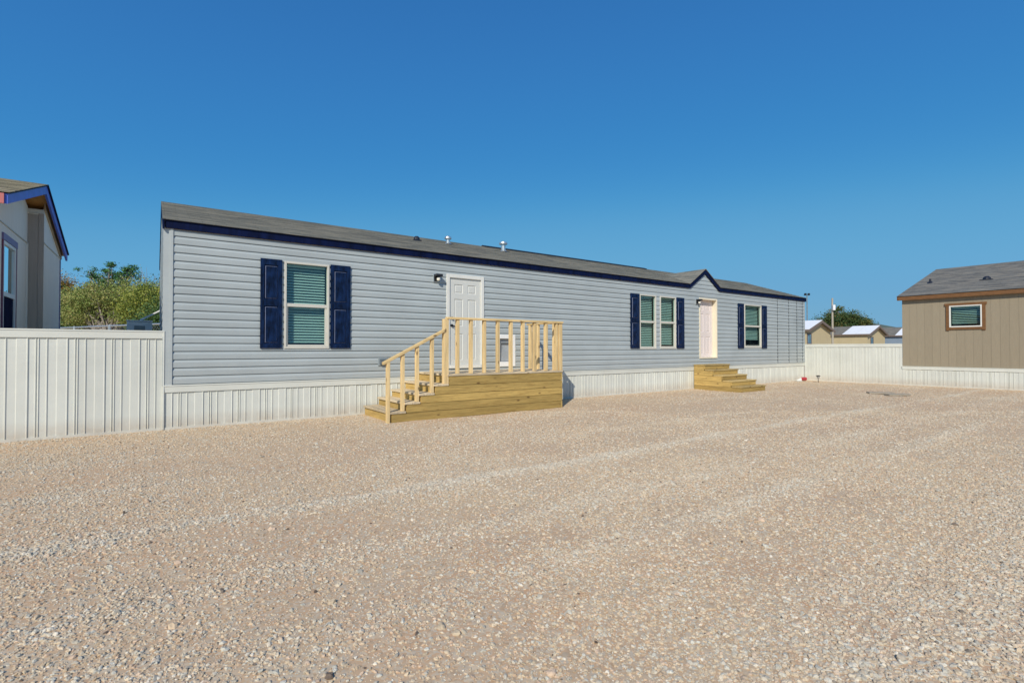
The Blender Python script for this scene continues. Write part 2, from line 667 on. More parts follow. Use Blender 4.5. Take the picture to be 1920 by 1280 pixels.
def recess_panel(w, h, d=.012, a=.018, b=.03, raise_=.0):
    """mesh of a raised-and-fielded panel filling a w x h opening, front at y=0, +y inwards"""
    mb = MB()
    L = [(0, 0), (a, d), (a + b, raise_ + .002)]
    loops = [[(i, y, i), (w - i, y, i), (w - i, y, h - i), (i, y, h - i)] for i, y in L]
    vs = sum(loops, [])
    fs = []
    for k in range(2):
        for i in range(4):
            fs.append((4 * k + i, 4 * k + (i + 1) % 4, 4 * k + 4 + (i + 1) % 4, 4 * k + 4 + i))
    fs.append((8, 9, 10, 11))
    mb.add(vs, fs)
    return mb


def sixpanel_door(name, parent, u0, u1, h0, h1, y, mat, label=None):
    w, h = u1 - u0, h1 - h0
    st = .115 * w / .75
    pw = (w - 3 * st) / 2
    rows = [(.055 * h, .305 * h), (.445 * h, .315 * h), (.825 * h, .105 * h)]
    holes, spots = [], []
    for z, ph in rows:
        for k in range(2):
            x = st + k * (pw + st)
            holes.append((x, x + pw, z, z + ph))
            spots.append((x, z, pw, ph))
    mb = MB()
    holes_skin(mb, 0, w, 0, h, holes, 0)
    mb.box(0, w, .02, .044, 0, h)
    for xx in (0, w):
        mb.quad((xx, 0, 0), (xx, .02, 0), (xx, .02, h), (xx, 0, h))
    for zz in (0, h):
        mb.quad((0, 0, zz), (w, 0, zz), (w, .02, zz), (0, .02, zz))
    d = place(name, mb.mesh(name, mat), parent, (u0, y, h0), label=label)
    cache = {}
    for x, z, a, b in spots:
        key = (round(a, 3), round(b, 3))
        if key not in cache:
            cache[key] = recess_panel(a, b, .013, .016, .022, .002).mesh('door_panel', mat)
        place('door_panel', cache[key], d, (x, 0, z))
    return d


def shutter(parent, u0, u1, h0, h1, y):
    w, h = u1 - u0, h1 - h0
    st = .055
    zs = [(.075, h * .475), (h * .545, h - .10)]
    mb = MB()
    holes = [(st, w - st, a, b) for a, b in zs]
    holes_skin(mb, 0, w, 0, h, holes, 0)
    for xx in (0, w):
        mb.quad((xx, 0, 0), (xx, .03, 0), (xx, .03, h), (xx, 0, h))
    for zz in (0, h):
        mb.quad((0, 0, zz), (w, 0, zz), (w, .03, zz), (0, .03, zz))
    mb.quad((0, .034, 0), (w, .034, 0), (w, .034, h), (0, .034, h))
    s = place('shutter', mb.mesh('shutter', M['shutter']), parent, (u0, y, h0))
    for a, b in zs:
        pm = recess_panel(w - 2 * st, b - a, .024, .017, .010, .006).mesh('shutter_panel', M['shutter'])
        pm.materials.append(M['navy_edge'])
        for f in pm.polygons:                     # pale edge highlight painted on the thin bead round the field
            if f.index in (4, 5, 6, 7):
                f.material_index = 1
        place('shutter_panel', pm, s, (st, 0, a))
    return s


def window(parent, u0, u1, h0, h1, y=0.0, fr=.036, mat=None, rail=True, pitch=.052, blind_y=.10, bottom=0.0, slat_tilt=38):
    """single-hung window: frame, sashes, panes and a lowered slatted blind behind"""
    mat = mat or M['frame']
    mb = MB()
    y0, y1 = y - .034, y + .05
    mb.box(u0, u0 + fr, y0, y1, h0, h1)
    mb.box(u1 - fr, u1, y0, y1, h0, h1)
    mb.box(u0 + fr, u1 - fr, y0, y1, h1 - fr, h1)
    mb.box(u0 + fr, u1 - fr, y0, y1, h0, h0 + fr * 1.15)
    wdw = mb.build('window', mat, parent, bevel=.004)
    zm = (h0 + h1) / 2
    a, b = u0 + fr, u1 - fr
    if rail:
        MB().box(a, b, y - .022, y + .04, zm - .028, zm + .03).build('meeting_rail', mat, wdw, bevel=.003)
        s = .028
        sb = MB()
        sb.box(a, a + s, y - .012, y + .03, h0 + fr * 1.15, zm - .028)
        sb.box(b - s * 1.3, b, y - .012, y + .03, h0 + fr * 1.15, zm - .028)
        sb.box(a + s, b - s * 1.3, y - .012, y + .03, h0 + fr * 1.15, h0 + fr * 1.15 + s)
        sb.build('sash_frame', mat, wdw, bevel=.003)
        MB().quad((a, y + .012, zm + .03), (b, y + .012, zm + .03), (b, y + .012, h1 - fr), (a, y + .012, h1 - fr)).build('pane', M['glass'], wdw)
        MB().quad((a + s, y + .006, h0 + fr * 1.15 + s), (b - s * 1.3, y + .006, h0 + fr * 1.15 + s), (b - s * 1.3, y + .006, zm - .028), (a + s, y + .006, zm - .028)).build('pane', M['glass'], wdw)
    else:
        MB().quad((a, y + .012, h0 + fr * 1.15), (b, y + .012, h0 + fr * 1.15), (b, y + .012, h1 - fr), (a, y + .012, h1 - fr)).build('pane', M['glass'], wdw)
    by = y + blind_y
    MB().box(a + .01, b - .01, by - .02, by + .02, h1 - fr - .045, h1 - fr - .005).build('blind_head_rail', M['slat'], wdw)
    n = int((h1 - h0 - 2 * fr - .09 - bottom) / pitch)
    t = R(slat_tilt)
    hw = .024
    sm = MB()
    sm.hexa([(a + .015, -hw * math.cos(t), -hw * math.sin(t)), (b - .015, -hw * math.cos(t), -hw * math.sin(t)), (b - .015, 0, .0035), (a + .015, 0, .0035)],
            [(a + .015, -hw * math.cos(t), -hw * math.sin(t) - .003), (b - .015, -hw * math.cos(t), -hw * math.sin(t) - .003), (b - .015, 0, .0005), (a + .015, 0, .0005)])
    sm.hexa([(a + .015, 0, .0035), (b - .015, 0, .0035), (b - .015, hw * math.cos(t), hw * math.sin(t)), (a + .015, hw * math.cos(t), hw * math.sin(t))],
            [(a + .015, 0, .0005), (b - .015, 0, .0005), (b - .015, hw * math.cos(t), hw * math.sin(t) - .003), (a + .015, hw * math.cos(t), hw * math.sin(t) - .003)])
    me = sm.mesh('slat', M['slat'])
    for k in range(n):
        place('slat', me, wdw, (0, by, h1 - fr - .08 - k * pitch))
    return wdw


def skirt_panel_mesh(z0, z1, xa=0.0, xb=.4065):
    """one 0.4065 m ribbed vinyl panel (or the part of it from xa to xb), y = -relief"""
    P = .4065
    r = .011
    prof = [(0, 0), (.006, -.002), (.010, -r), (.017, -r), (.021, -.002), (.090, -.001), (.094, -r), (.103, -r), (.107, -.002),
            (.150, -.001), (.196, -.001), (.204, -.0075), (.300, -.0075), (.306, -r - .002), (.314, -r - .002), (.319, -.001), (.384, -.001),
            (.388, -r), (.395, -r), (.400, -.002), (.4045, .002)]

    def at_(x):
        for p, q_ in zip(prof[:-1], prof[1:]):
            if p[0] <= x <= q_[0]:
                return p[1] + (q_[1] - p[1]) * (x - p[0]) / (q_[0] - p[0])
        return prof[-1][1]
    if xa > 0 or xb < .4065:
        prof = [(xa, at_(xa))] + [p for p in prof if xa + 1e-4 < p[0] < xb - 1e-4] + [(xb - .001, at_(xb - .001))]
    mb = MB()
    n = len(prof)
    vs = [(x, y, z0) for x, y in prof] + [(x, y, z1) for x, y in prof] + [(prof[0][0], .006, z0), (prof[-1][0], .006, z0), (prof[-1][0], .006, z1), (prof[0][0], .006, z1)]
    fs = [(i, i + 1, n + i + 1, n + i) for i in range(n - 1)]
    k = 2 * n
    fs += [(k, k + 3, k + 2, k + 1), (0, n, k + 3, k), (n - 1, k + 1, k + 2, 2 * n - 1), (*range(n), k + 1, k), (*range(n, 2 * n), k + 2, k + 3)]
    mb.add(vs, fs)
    return mb


def skirting(parent, x0, x1, z1, phase, mesh=None, trim=(.0, .115), name='skirting_panel', lip=True):
    """row of ribbed panels along local x at y=0 with a bottom channel and a top rail"""
    P = .4065
    me = skirt_panel_mesh(.022, z1).mesh(name, M['skirt'])
    k0 = math.ceil((x0 - phase) / P - 1e-6)
    k1 = math.floor((x1 - phase) / P + 1e-6)
    for k in range(k0, k1):
        place(name, me, parent, (phase + k * P, 0, 0))
    if phase + k0 * P - x0 > .03:
        place(name, skirt_panel_mesh(.022, z1, P - (phase + k0 * P - x0), P).mesh(name, M['skirt']), parent, (phase + (k0 - 1) * P, 0, 0))
    if x1 - phase - k1 * P > .03:
        place(name, skirt_panel_mesh(.022, z1, 0, x1 - phase - k1 * P).mesh(name, M['skirt']), parent, (phase + k1 * P, 0, 0))
    MB().box(x0, x1, -.020, .010, -.03, .030).build('bottom_channel', M['skirt_trim'], parent)
    t0, t1 = trim
    mb = MB()
    mb.hexa([(x0, -.022, z1 - .002), (x1, -.022, z1 - .002), (x1, -.030, t1 - .022), (x0, -.030, t1 - .022)],
            [(x0, .012, z1 - .002), (x1, .012, z1 - .002), (x1, .012, t1 - .022), (x0, .012, t1 - .022)])
    mb.box(x0, x1, -.036, .014, t1 - .020, t1)
    mb.build('top_rail', M['skirt_trim'], parent)


def slope_roof(mb, x0, x1, y0, z0, y1, z1, n, th=.010, cut=None, tail=.0):
    """stepped courses of shingles up a slope that rises along +y (or -y)"""
    dy, dz = (y1 - y0) / n, (z1 - z0) / n
    L = math.hypot(dy, dz)
    ny, nz = -dz / L, dy / L
    if nz < 0:
        ny, nz = -ny, -nz
    for i in range(n):
        ya, za = y0 + dy * i, z0 + dz * i
        yb, zb = y0 + dy * (i + 1.04), z0 + dz * (i + 1.04)
        spans = [(x0, x1)]
        if cut:
            c = cut(ya if i else ya, i)
            if c:
                spans = [(x0, c[0]), (c[1], x1)]
        for a, b in spans:
            mb.hexa([(a, ya, za), (b, ya, za), (b, yb, zb), (a, yb, zb)],
                    [(a, ya + ny * th, za + nz * th), (b, ya + ny * th, za + nz * th), (b, yb + ny * .001, zb + nz * .001), (a, yb + ny * .001, zb + nz * .001)])


# ------------------------------------------------------------------ the grey house
LEN = 20.68
DEP = 4.88
house = thing('mobile_home', 'long blue-grey manufactured home with navy shutters, two white doors and a small front gable', 'house', 0, 0)
EAVE_B, EAVE_T = 3.085, 3.205
RIDGE = 4.075
YR = DEP / 2
YE = -.075
slope = (RIDGE - 3.215) / (YR - YE)
DX, DH, DW = 14.02, 3.735, .80           # small gable over the second door
dsl = (DH - 3.215) / DW * 1.0
WIN = [(1.70, 2.457, 1.236, 2.752), (10.93, 11.645, 1.222, 2.765), (11.82, 12.56, 1.232, 2.765), (16.33, 17.43, 1.262, 2.757)]
D1 = (4.85, 5.775, .82, 2.805)
D2 = (13.735, 14.70, .925, 2.828)
PET = (6.115, 6.63, .83, 1.55)
holes = WIN + [D1, D2, PET]

mb = MB()
shr = [(a + .02, b - .02, c + .02, d - .02) for a, b, c, d in holes]
holes_skin(mb, 0, LEN, .60, 3.18, shr, .006)
mb.quad((0, DEP, .6), (LEN, DEP, .6), (LEN, DEP, 3.18), (0, DEP, 3.18))
for xx in (.006, LEN - .006):
    mb.quad((xx, 0.006, .6), (xx, DEP, .6), (xx, DEP, 3.18), (xx, YR, RIDGE - .03), (xx, 0.006, 3.18))
mb.quad((0, 0.006, .6), (LEN, 0.006, .6), (LEN, DEP, .6), (0, DEP, .6))
mb.quad((0, 0.006, 3.17), (LEN, 0.006, 3.17), (LEN, DEP, 3.17), (0, DEP, 3.17))
wall = mb.build('wall', M['siding'], house)
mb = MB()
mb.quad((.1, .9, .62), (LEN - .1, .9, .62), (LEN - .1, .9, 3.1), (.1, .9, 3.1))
mb.build('room_shade_sheet', M['dark'], house)  # added near-black sheet, darkness of the rooms put into its colour

PIT = .1277


def board_mb(xa, xb, ta, tb, sa=0.0, sb=0.0):
    """siding course piece from height ta to tb within the course; sa/sb = shift of the ends per metre of height"""
    pts = [(-.021, 0.0), (-.021, .076), (-.012, .094), (-.005, .112), (-.003, PIT)]
    pr = [p for p in pts if ta - 1e-6 <= p[1] <= tb + 1e-6]

    def dep(t):
        for p, q_ in zip(pts[:-1], pts[1:]):
            if p[1] <= t <= q_[1]:
                return p[0] + (q_[0] - p[0]) * (t - p[1]) / (q_[1] - p[1])
        return pts[-1][0]
    if not pr or pr[0][1] > ta + 1e-6:
        pr = [(dep(ta), ta)] + pr
    if pr[-1][1] < tb - 1e-6:
        pr = pr + [(dep(tb), tb)]
    prof = [(.003, ta)] + pr + [(.003, tb)]
    n = len(prof)
    vs = [(xa + sa * (t - ta), y, t) for y, t in prof] + [(xb + sb * (t - ta), y, t) for y, t in prof]
    fs = [tuple(range(n))[::-1], tuple(range(n, 2 * n))] + [(i, (i + 1) % n, n + (i + 1) % n, n + i) for i in range(n)]
    mb = MB()
    mb.add(vs, fs)
    return mb


JOINTS = [18.582, 19.422, 20.049]
ju = random.Random(4)
for k in range(19):
    zb = .69 + PIT * k
    edges = sorted({.10, LEN - .03, *[e for h in holes for e in h[:2]], *JOINTS})
    segs = []
    for a, b in zip(edges[:-1], edges[1:]):
        lo, hi = 0.0, PIT
        mx = (a + b) / 2
        skip = False
        for h in holes:
            if h[0] < mx < h[1]:
                hb, ht = h[2] + .015, h[3] - .015
                if hb <= zb and ht >= zb + PIT:
                    skip = True
                elif hb > zb and hb < zb + PIT:
                    hi = hb - zb
                elif ht > zb and ht < zb + PIT:
                    lo = ht - zb
        if skip or hi - lo < .008:
            continue
        if segs and abs(segs[-1][1] - a) < 1e-6 and segs[-1][2:] == (lo, hi) and a not in JOINTS:
            segs[-1] = (segs[-1][0], b, lo, hi)
        else:
            segs.append((a, b, lo, hi))
    for a, b, lo, hi in segs:
        g = .015
        o = board_mb(a + (g if a in JOINTS else 0), b - (g if b in JOINTS else 0), lo, hi).build('siding_board', M['siding'], wall)
        o.location = (0, 0, zb)
# courses inside the small gable
mb = MB()
mb.prism([(DX - DW, .006, 3.1), (DX + DW, .006, 3.1), (DX, .006, DH - .06)], (0, .02, 0))
mb.build('gable_wall', M['siding'], house)
for k in range(5):
    zb = .69 + PIT * (19 + k)
    hw0 = (DH - .07 - zb) / dsl
    hw1 = (DH - .07 - zb - PIT) / dsl
    if hw0 < .05:
        break
    tb = PIT if hw1 > 0 else hw0 * dsl
    hw1 = max(hw1, 0.001)
    s_ = (hw0 - hw1) / tb
    o = board_mb(-hw0, hw0, 0, tb, s_, -s_).build('siding_board', M['siding'], wall)
    o.location = (DX, 0, zb)
# left gable end: the same courses seen edge on
for k in range(26):
    zb = .69 + PIT * k
    y0b, y1b = .06, DEP - .02
    if zb > 3.1:
        f = (zb + PIT - 3.18) / (RIDGE - .03 - 3.18)
        y0b = .0 + f * YR
        y1b = DEP - f * YR
    if y1b - y0b < .1:
        break
    o = board_mb(-y1b, -y0b, 0, PIT).build('siding_board', M['siding'], wall)
    o.rotation_euler = (0, 0, -PI / 2)
    o.location = (0, 0, zb)
# corner posts
mb = MB()
mb.box(-.022, .066, -.024, .0, .67, 3.10).box(.066, .104, -.033, .0, .67, 3.10).box(-.022, .0, .0, .062, .67, 3.12)
mb.build('corner_post', M['corner'], house)
MB().box(LEN - .03, LEN + .02, -.024, .03, .67, 3.10).build('corner_post', M['corner'], house)
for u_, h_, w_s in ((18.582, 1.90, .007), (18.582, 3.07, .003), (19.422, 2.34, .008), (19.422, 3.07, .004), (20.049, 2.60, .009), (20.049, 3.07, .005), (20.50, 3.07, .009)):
    MB().box(u_ - w_s, u_ + w_s, -.0235 - (.001 if h_ < 3 else 0), .002, .692, h_).build('siding_seam_shade', M['seam_shade'], wall)  # thin dark strip over the boards, seam shadow put into its colour
# narrow siding strip between the two middle windows is a jamb with course lines
# skirting
sk = MB()
sk.box(.02, LEN - .02, .02, .05, 0, .66)
sk.box(0, LEN, DEP - .04, DEP, 0, .66)
sk.box(.006, .05, .05, DEP - .04, 0, .66).box(LEN - .05, LEN - .006, .05, DEP - .04, 0, .66)
skirt = sk.build('skirting', M['skirt'], house)
skirting(skirt, .0, LEN, .566, .203, trim=(.56, .678))

# fascia and roof
fz0, fz1 = EAVE_B, EAVE_T
for a, b in ((.0, DX - DW - .005), (DX + DW + .005, LEN + .03)):
    MB().box(a, b, -.056, -.022, fz0, fz1).build('fascia', M['navy'], house, bevel=.004)
    MB().box(a, b, -.022, .0, fz0 + .005, fz0 + .02).build('soffit', M['soffit'], house)


def dcut(y, i):
    hgt = 3.215 + slope * (y - YE)
    wd = (DH - hgt) / dsl
    return (DX - wd, DX + wd) if wd > .02 else None


mb = MB()
slope_roof(mb, -.035, LEN + .035, YE, 3.212, YR, RIDGE, 19, cut=dcut)
slope_roof(mb, -.035, LEN + .035, DEP - YE, 3.212, YR, RIDGE, 19)
mb.quad((-.03, YE, 3.210), (DX - DW, YE, 3.210), (DX - DW, YR, RIDGE - .003), (-.03, YR, RIDGE - .003))
roof = mb.build('roof', M['roof'], house)
for a, b in ((-.035, DX - DW), (DX + DW, LEN + .035)):
    MB().box(a, b, YE - .004, -.02, fz1 + .0005, 3.2105).build('drip_edge', M['drip'], house)
# rakes
for xx in (-.035, LEN + .012):
    for sg in (0, 1):
        ya, yb = (YE, YR) if sg == 0 else (DEP - YE, YR)
        MB().hexa([(xx, ya, 3.06), (xx + .023, ya, 3.06), (xx + .023, yb, RIDGE - .14), (xx, yb, RIDGE - .14)],
                  [(xx, ya, 3.208), (xx + .023, ya, 3.208), (xx + .023, yb, RIDGE - .005), (xx, yb, RIDGE - .005)]).build('rake_board', M['navy'], house)
# small gable roof
yk = YE + (DH - 3.215) / slope
mb = MB()
for sg in (-1, 1):
    a0 = (DX, YE, DH)
    a1 = (DX, yk + .03, DH)
    e = (DX + sg * (DW + .03), YE, DH - dsl * (DW + .03) + .004)
    e2 = (DX + sg * (DW - .02), YE + .16, DH - dsl * (DW - .02) + .004)
    nrm = Vector((sg * dsl, 0, 1)).normalized() * .014
    poly = [a0, a1, e2, e] if sg < 0 else [a0, e, e2, a1]
    mb.prism(poly, nrm)
mb.build('gable_roof', M['roof_cross'], house)
for sg in (-1, 1):
    p = [(DX, -.058, DH - .004), (DX + sg * (DW + .02), -.058, DH - .004 - dsl * (DW + .02)), (DX + sg * (DW + .02) - sg * .045, -.058, DH - .145 - dsl * (DW - .03)), (DX, -.058, DH - .15)]
    MB().prism(p, (0, .04, 0)).build('rake_board', M['navy'], house)
# ridge vent and roof fittings
mb = MB()
mb.prism([(7.28, YR - .14, RIDGE - .035), (7.28, YR - .14, RIDGE - .012), (7.28, YR, RIDGE + .036), (7.28, YR + .14, RIDGE - .012), (7.28, YR + .14, RIDGE - .035)], (6.8, 0, 0))
mb.build('ridge_vent', M['drip'], house)


def hz(v):
    return 3.215 + slope * (v - YE)


for u_, r_, hh_, cr in ((5.865, .050, .17, .088), (7.55, .062, .24, .115)):
    z = hz(1.8)
    mb = MB()
    mb.tube([(u_, 1.8, z - .03), (u_, 1.8, z + hh_)], r_, 16)
    mb.tube([(u_, 1.8, z - .01), (u_, 1.8, z + .03)], [r_ + .05, r_ + .005], 16)
    p_ = mb.build('vent_pipe', M['galv'], house)
    mb = MB()
    mb.tube([(u_, 1.8, z + hh_ - .045), (u_, 1.8, z + hh_ - .03), (u_, 1.8, z + hh_ + .005), (u_, 1.8, z + hh_ + .03)], [cr, cr, cr * .95, cr * .45], 18)
    mb.build('vent_cap', M['galv'], p_, bevel=.003)
z = hz(1.65)
mb = MB()
mb.tube([(4.93, 1.62, z - .02), (4.93, 1.62, z + .06), (4.93, 1.62, z + .09)], [.075, .070, .04], 12)
mb.box(4.84, 5.02, 1.54, 1.72, z - .03, z + .004)
mb.build('roof_vent', M['vent'], house)

# windows and shutters
for k, (a, b, c, d) in enumerate(WIN):
    window(house, a, b, c, d, 0.0, bottom=.16 if k == 3 else 0.0, slat_tilt=(42, 42, 44, 46)[k], pitch=.049)
for a, b in ((1.320, 1.664), (2.472, 2.838), (10.538, 10.912), (12.582, 12.945), (15.905, 16.268), (17.43, 17.782)):
    shutter(house, a + .004, b - .004, 1.243, 2.760, -.048)

# door one with its frame
a, b, c, d = D1
mb = MB()
fw = .075
mb.box(a, a + fw, -.038, .05, c, d).box(b - fw, b, -.038, .05, c, d).box(a + fw, b - fw, -.038, .05, d - fw, d).box(a + fw, b - fw, -.045, .05, c, c + .07)
mb.build('door_frame', M['white'], house, bevel=.006)
dr = sixpanel_door('door', house, a + fw + .003, b - fw - .003, c + .073, d - fw - .003, -.008, M['door'])
w_ = b - a - 2 * fw
mb = MB()
mb.tube([(.055, 0, .985), (.055, -.035, .985)], [.032, .028], 12)
mb.build('deadbolt', M['black'], dr)
mb = MB()
mb.tube([(.055, 0, .83), (.055, -.03, .83)], [.032, .026], 12)
mb.tube([(.055, -.03, .83), (.07, -.06, .825), (.12, -.062, .79), (.15, -.055, .745)], [.012, .013, .012, .009], 8)
mb.build('handle', M['black'], dr)
# door two, deep set
a, b, c, d = D2
mb = MB()
fw = .05
mb.box(a, a + fw, -.034, .16, c, d).box(b - fw, b, -.034, .16, c, d).box(a + fw, b - fw, -.034, .16, d - fw, d).box(a + fw, b - fw, -.04, .16, c, c + .035)
mb.build('door_frame', M['cream'], house, bevel=.004)
dr = sixpanel_door('door', house, a + fw + .003, b - fw - .003, c + .038, d - fw - .003, .115, M['door_pink'], 'pale pinkish white six-panel door set deep in a cream frame')
mb = MB()
mb.tube([(.07, 0, .93), (.07, -.05, .93), (.07, -.055, .93)], [.016, .028, .02], 12)
mb.build('handle', M['black'], dr)

# wall lamps
for u_, h_ in ((4.625, 2.69), (13.63, 2.69)):
    mb = MB()
    mb.box(u_ - .085, u_ + .085, -.036, -.004, h_ - .085, h_ + .085)
    lp = mb.build('wall_lamp', M['galv'], house, bevel=.004)
    mb = MB()
    mb.box(u_ - .07, u_ + .07, -.16, -.036, h_ + .03, h_ + .075)
    mb.box(u_ - .07, u_ + .07, -.045, -.036, h_ - .07, h_ + .03)
    mb.box(u_ - .062, u_ - .045, -.06, -.036, h_ - .06, h_ + .06)
    mb.tube([(u_, -.10, h_ + .035), (u_, -.10, h_ + .0)], .035, 12)
    mb.build('lamp_arm', M['black'], lp)
    mb = MB()
    mb.tube([(u_, -.10, h_ + .035), (u_, -.10, h_ - .01), (u_, -.10, h_ - .05), (u_, -.10, h_ - .065)], [.03, .036, .036, .02], 14)
    mb.build('lamp_shade', M['bulb'], lp, smooth=True)
# outlet box
mb = MB()
mb.box(3.378, 3.556, -.034, -.004, .90, 1.066)
ob = mb.build('outlet_box', M['box_grey'], house, bevel=.006)
MB().box(3.405, 3.53, -.075, -.034, .93, 1.035).build('outlet_cover', plain('smoked_cover', (.10, .13, .16), .25, .2, 8), ob, bevel=.008)
# pet door
a, b, c, d = PET
mb = MB()
mb.box(a, a + .085, -.034, .03, c, d).box(b - .085, b, -.034, .03, c, d).box(a + .085, b - .085, -.034, .03, d - .09, d).box(a + .085, b - .085, -.034, .03, c, c + .11)
pt = mb.build('pet_door', M['bright_white'], house, bevel=.008)
mb = MB()
mb.hexa([(a + .09, .03, d - .09), (b - .09, .03, d - .09), (b - .09, .0, c + .12), (a + .09, .0, c + .12)],
        [(a + .09, .038, d - .09), (b - .09, .038, d - .09), (b - .09, .008, c + .12), (a + .09, .008, c + .12)])
mb.build('flap', plain('grey_flap', (.36, .39, .42), .25, .2, 5), pt)
mb = MB()
mb.box(a + .10, a + .125, -.012, .03, c + .14, d - .2).box(a + .10, b - .12, -.01, .03, d - .20, d - .17)
mb.build('flap_shadow', plain('painted_flap_shadow', (.16, .18, .20), .6, .1, 5), pt)  # dark strips stand in for the frame's shadow on the flap

# ------------------------------------------------------------------ the deck with stairs at door one
deck = thing('deck', 'yellow-green treated timber deck with stairs and baluster railing below the white door', 'deck', 3.0, -1.34)
ox, oy = 3.0, -1.34


def dk(mb, name, mat, bevel=.004, parent=None):
    mb.v = [(x - ox, y - oy, z) for x, y, z in mb.v]
    # centre the mesh on itself so that each board's grain differs
    cx = sum(p[0] for p in mb.v) / len(mb.v)
    cy = sum(p[1] for p in mb.v) / len(mb.v)
    cz = sum(p[2] for p in mb.v) / len(mb.v)
    mb.v = [(x - cx, y - cy, z - cz) for x, y, z in mb.v]
    o = mb.build(name, mat, parent or deck, bevel=bevel)
    o.location = (cx, cy, cz)
    return o


SU = [3.11, 3.38, 3.645, 3.92, 4.20]
SH = [.170, .315, .452, .603, .775]
PB = [(-.01, .133), (.139, .278), (.284, .415), (.421, .566), (.572, .737)]
FY = -1.32
for k in range(5):
    jig = ju.uniform(-.002, .002)
    dk(MB().box(SU[k] + .02, 6.885, FY + jig, FY + .036 + jig, *PB[k]), 'face_plank', M['lumber_u'])
    dk(MB().box(6.887, 6.923, FY + .002, -.03, *PB[k]), 'side_plank', M['lumber_v'])
    dk(MB().box(SU[k] + .006, SU[k] + .042, FY + .038, -.045, PB[k][0], SH[k] - .038), 'riser', M['lumber_v'])
    if k < 4:
        n = 2
        wd = (SU[k + 1] - SU[k] + .028) / n
        for i in range(n):
            dk(MB().box(SU[k] - .022 + i * wd, SU[k] - .026 + (i + 1) * wd, FY - .012, -.042, SH[k] - .036, SH[k]), 'tread', M['tread_v'])
nb = 9
bw = (1.32 + .012 - .042) / nb
for i in range(nb):
    dk(MB().box(4.178, 6.932, FY - .012 + i * bw, FY - .016 + (i + 1) * bw, .739, .775 + ju.uniform(-.001, .001)), 'deck_board', M['tread_u'])
# uprights along the front
bx = [4.405, 4.69, 4.985, 5.295, 5.605, 5.90, 6.20, 6.495, 6.78]


def upright(x, y, z0, z1, w=.056, d=.072, axis='v', cut=True):
    """2x timber upright, top bevelled under the rail"""
    mb = MB()
    mb.box(x - w / 2, x + w / 2, y, y + d, z0, z1)
    return dk(mb, 'baluster', M['pine_z'], .005)


for x in bx:
    upright(x, FY + .004, .776, 1.768)
dk(MB().box(4.112, 4.21, FY + .004, FY + .090, .452 + .152, 1.772), 'post', M['pine_z'], .005)
dk(MB().box(6.835, 6.93, FY + .004, FY + .076, .776, 1.768), 'post', M['pine_z'], .005)
dk(MB().box(4.172, 6.944, FY - .014, FY + .075, 1.769, 1.808), 'top_rail', M['pine_u'], .005)
# stair uprights
for x, z0 in ((3.066, -.02), (3.333, .171), (3.60, .317), (3.886, .454)):
    zt = 1.005 + (x - 3.0) * .505 - .034
    mb = MB()
    w_ = .029
    yy = FY + .004 if x > 3.1 else FY - .014
    mb.hexa([(x - w_, yy, z0), (x + w_, yy, z0), (x + w_, yy + .064, z0), (x - w_, yy + .064, z0)],
            [(x - w_, yy, zt - w_ * .5), (x + w_, yy, zt + w_ * .5), (x + w_, yy + .064, zt + w_ * .5), (x - w_, yy + .064, zt - w_ * .5)])
    dk(mb, 'baluster', M['pine_z'], .005)
mb = MB()
sl = .505
mb.hexa([(2.985, FY - .016, .962), (4.116, FY - .016, .962 + sl * 1.131), (4.116, FY + .072, .962 + sl * 1.131), (2.985, FY + .072, .962)],
        [(2.975, FY - .016, 1.008), (4.116, FY - .016, 1.008 + sl * 1.141), (4.116, FY + .072, 1.008 + sl * 1.141), (2.975, FY + .072, 1.008)])
dk(mb, 'handrail', M['pine_u'], .006)
# rail along the right end, back to the wall
for y in (-.215, -.50, -.785, -1.06):
    mb = MB().box(6.858, 6.912, y - .072, y, .776, 1.768)
    dk(mb, 'baluster', M['pine_z'], .005)
dk(MB().box(6.853, 6.942, FY + .078, -.150, 1.769, 1.808), 'top_rail', M['pine_v'], .005)

# ------------------------------------------------------------------ plain steps at door two
steps = thing('entry_steps', 'five timber steps without railing leading to the far door under the small gable', 'steps', 13.42, 0)
SV = [.42, .70, .99, 1.275, 1.56]
SZ = [.750, .60, .45, .30, .15]


def st_(mb, name, mat, bevel=.004):
    cx = sum(p[0] for p in mb.v) / len(mb.v)
    cy = sum(p[1] for p in mb.v) / len(mb.v)
    cz = sum(p[2] for p in mb.v) / len(mb.v)
    mb.v = [(x - cx, y - cy, z - cz) for x, y, z in mb.v]
    o = mb.build(name, mat, steps, bevel=bevel)
    o.location = (cx, cy, cz)
    return o


WS = 1.31
for k in range(5):
    z1 = SZ[k]
    z0 = z1 - .15 + .003
    if k == 4:
        z0 = -.01
    for x in (0, WS - .036):
        st_(MB().box(x, x + .036, -SV[k] + .0365, -.04, z1 - .184 if k < 4 else -.02, z1 - .038), 'side_plank', M['lumber_v'])
    st_(MB().box(.0, WS, -SV[k], -SV[k] + .034, z0, z1 - .037), 'riser', M['lumber_u'])
    y1 = -.04 if k == 0 else -SV[k - 1] - .002
    st_(MB().box(-.012, WS + .012, -SV[k] - .02, y1, z1 - .036, z1), 'tread', M['tread_gold'])

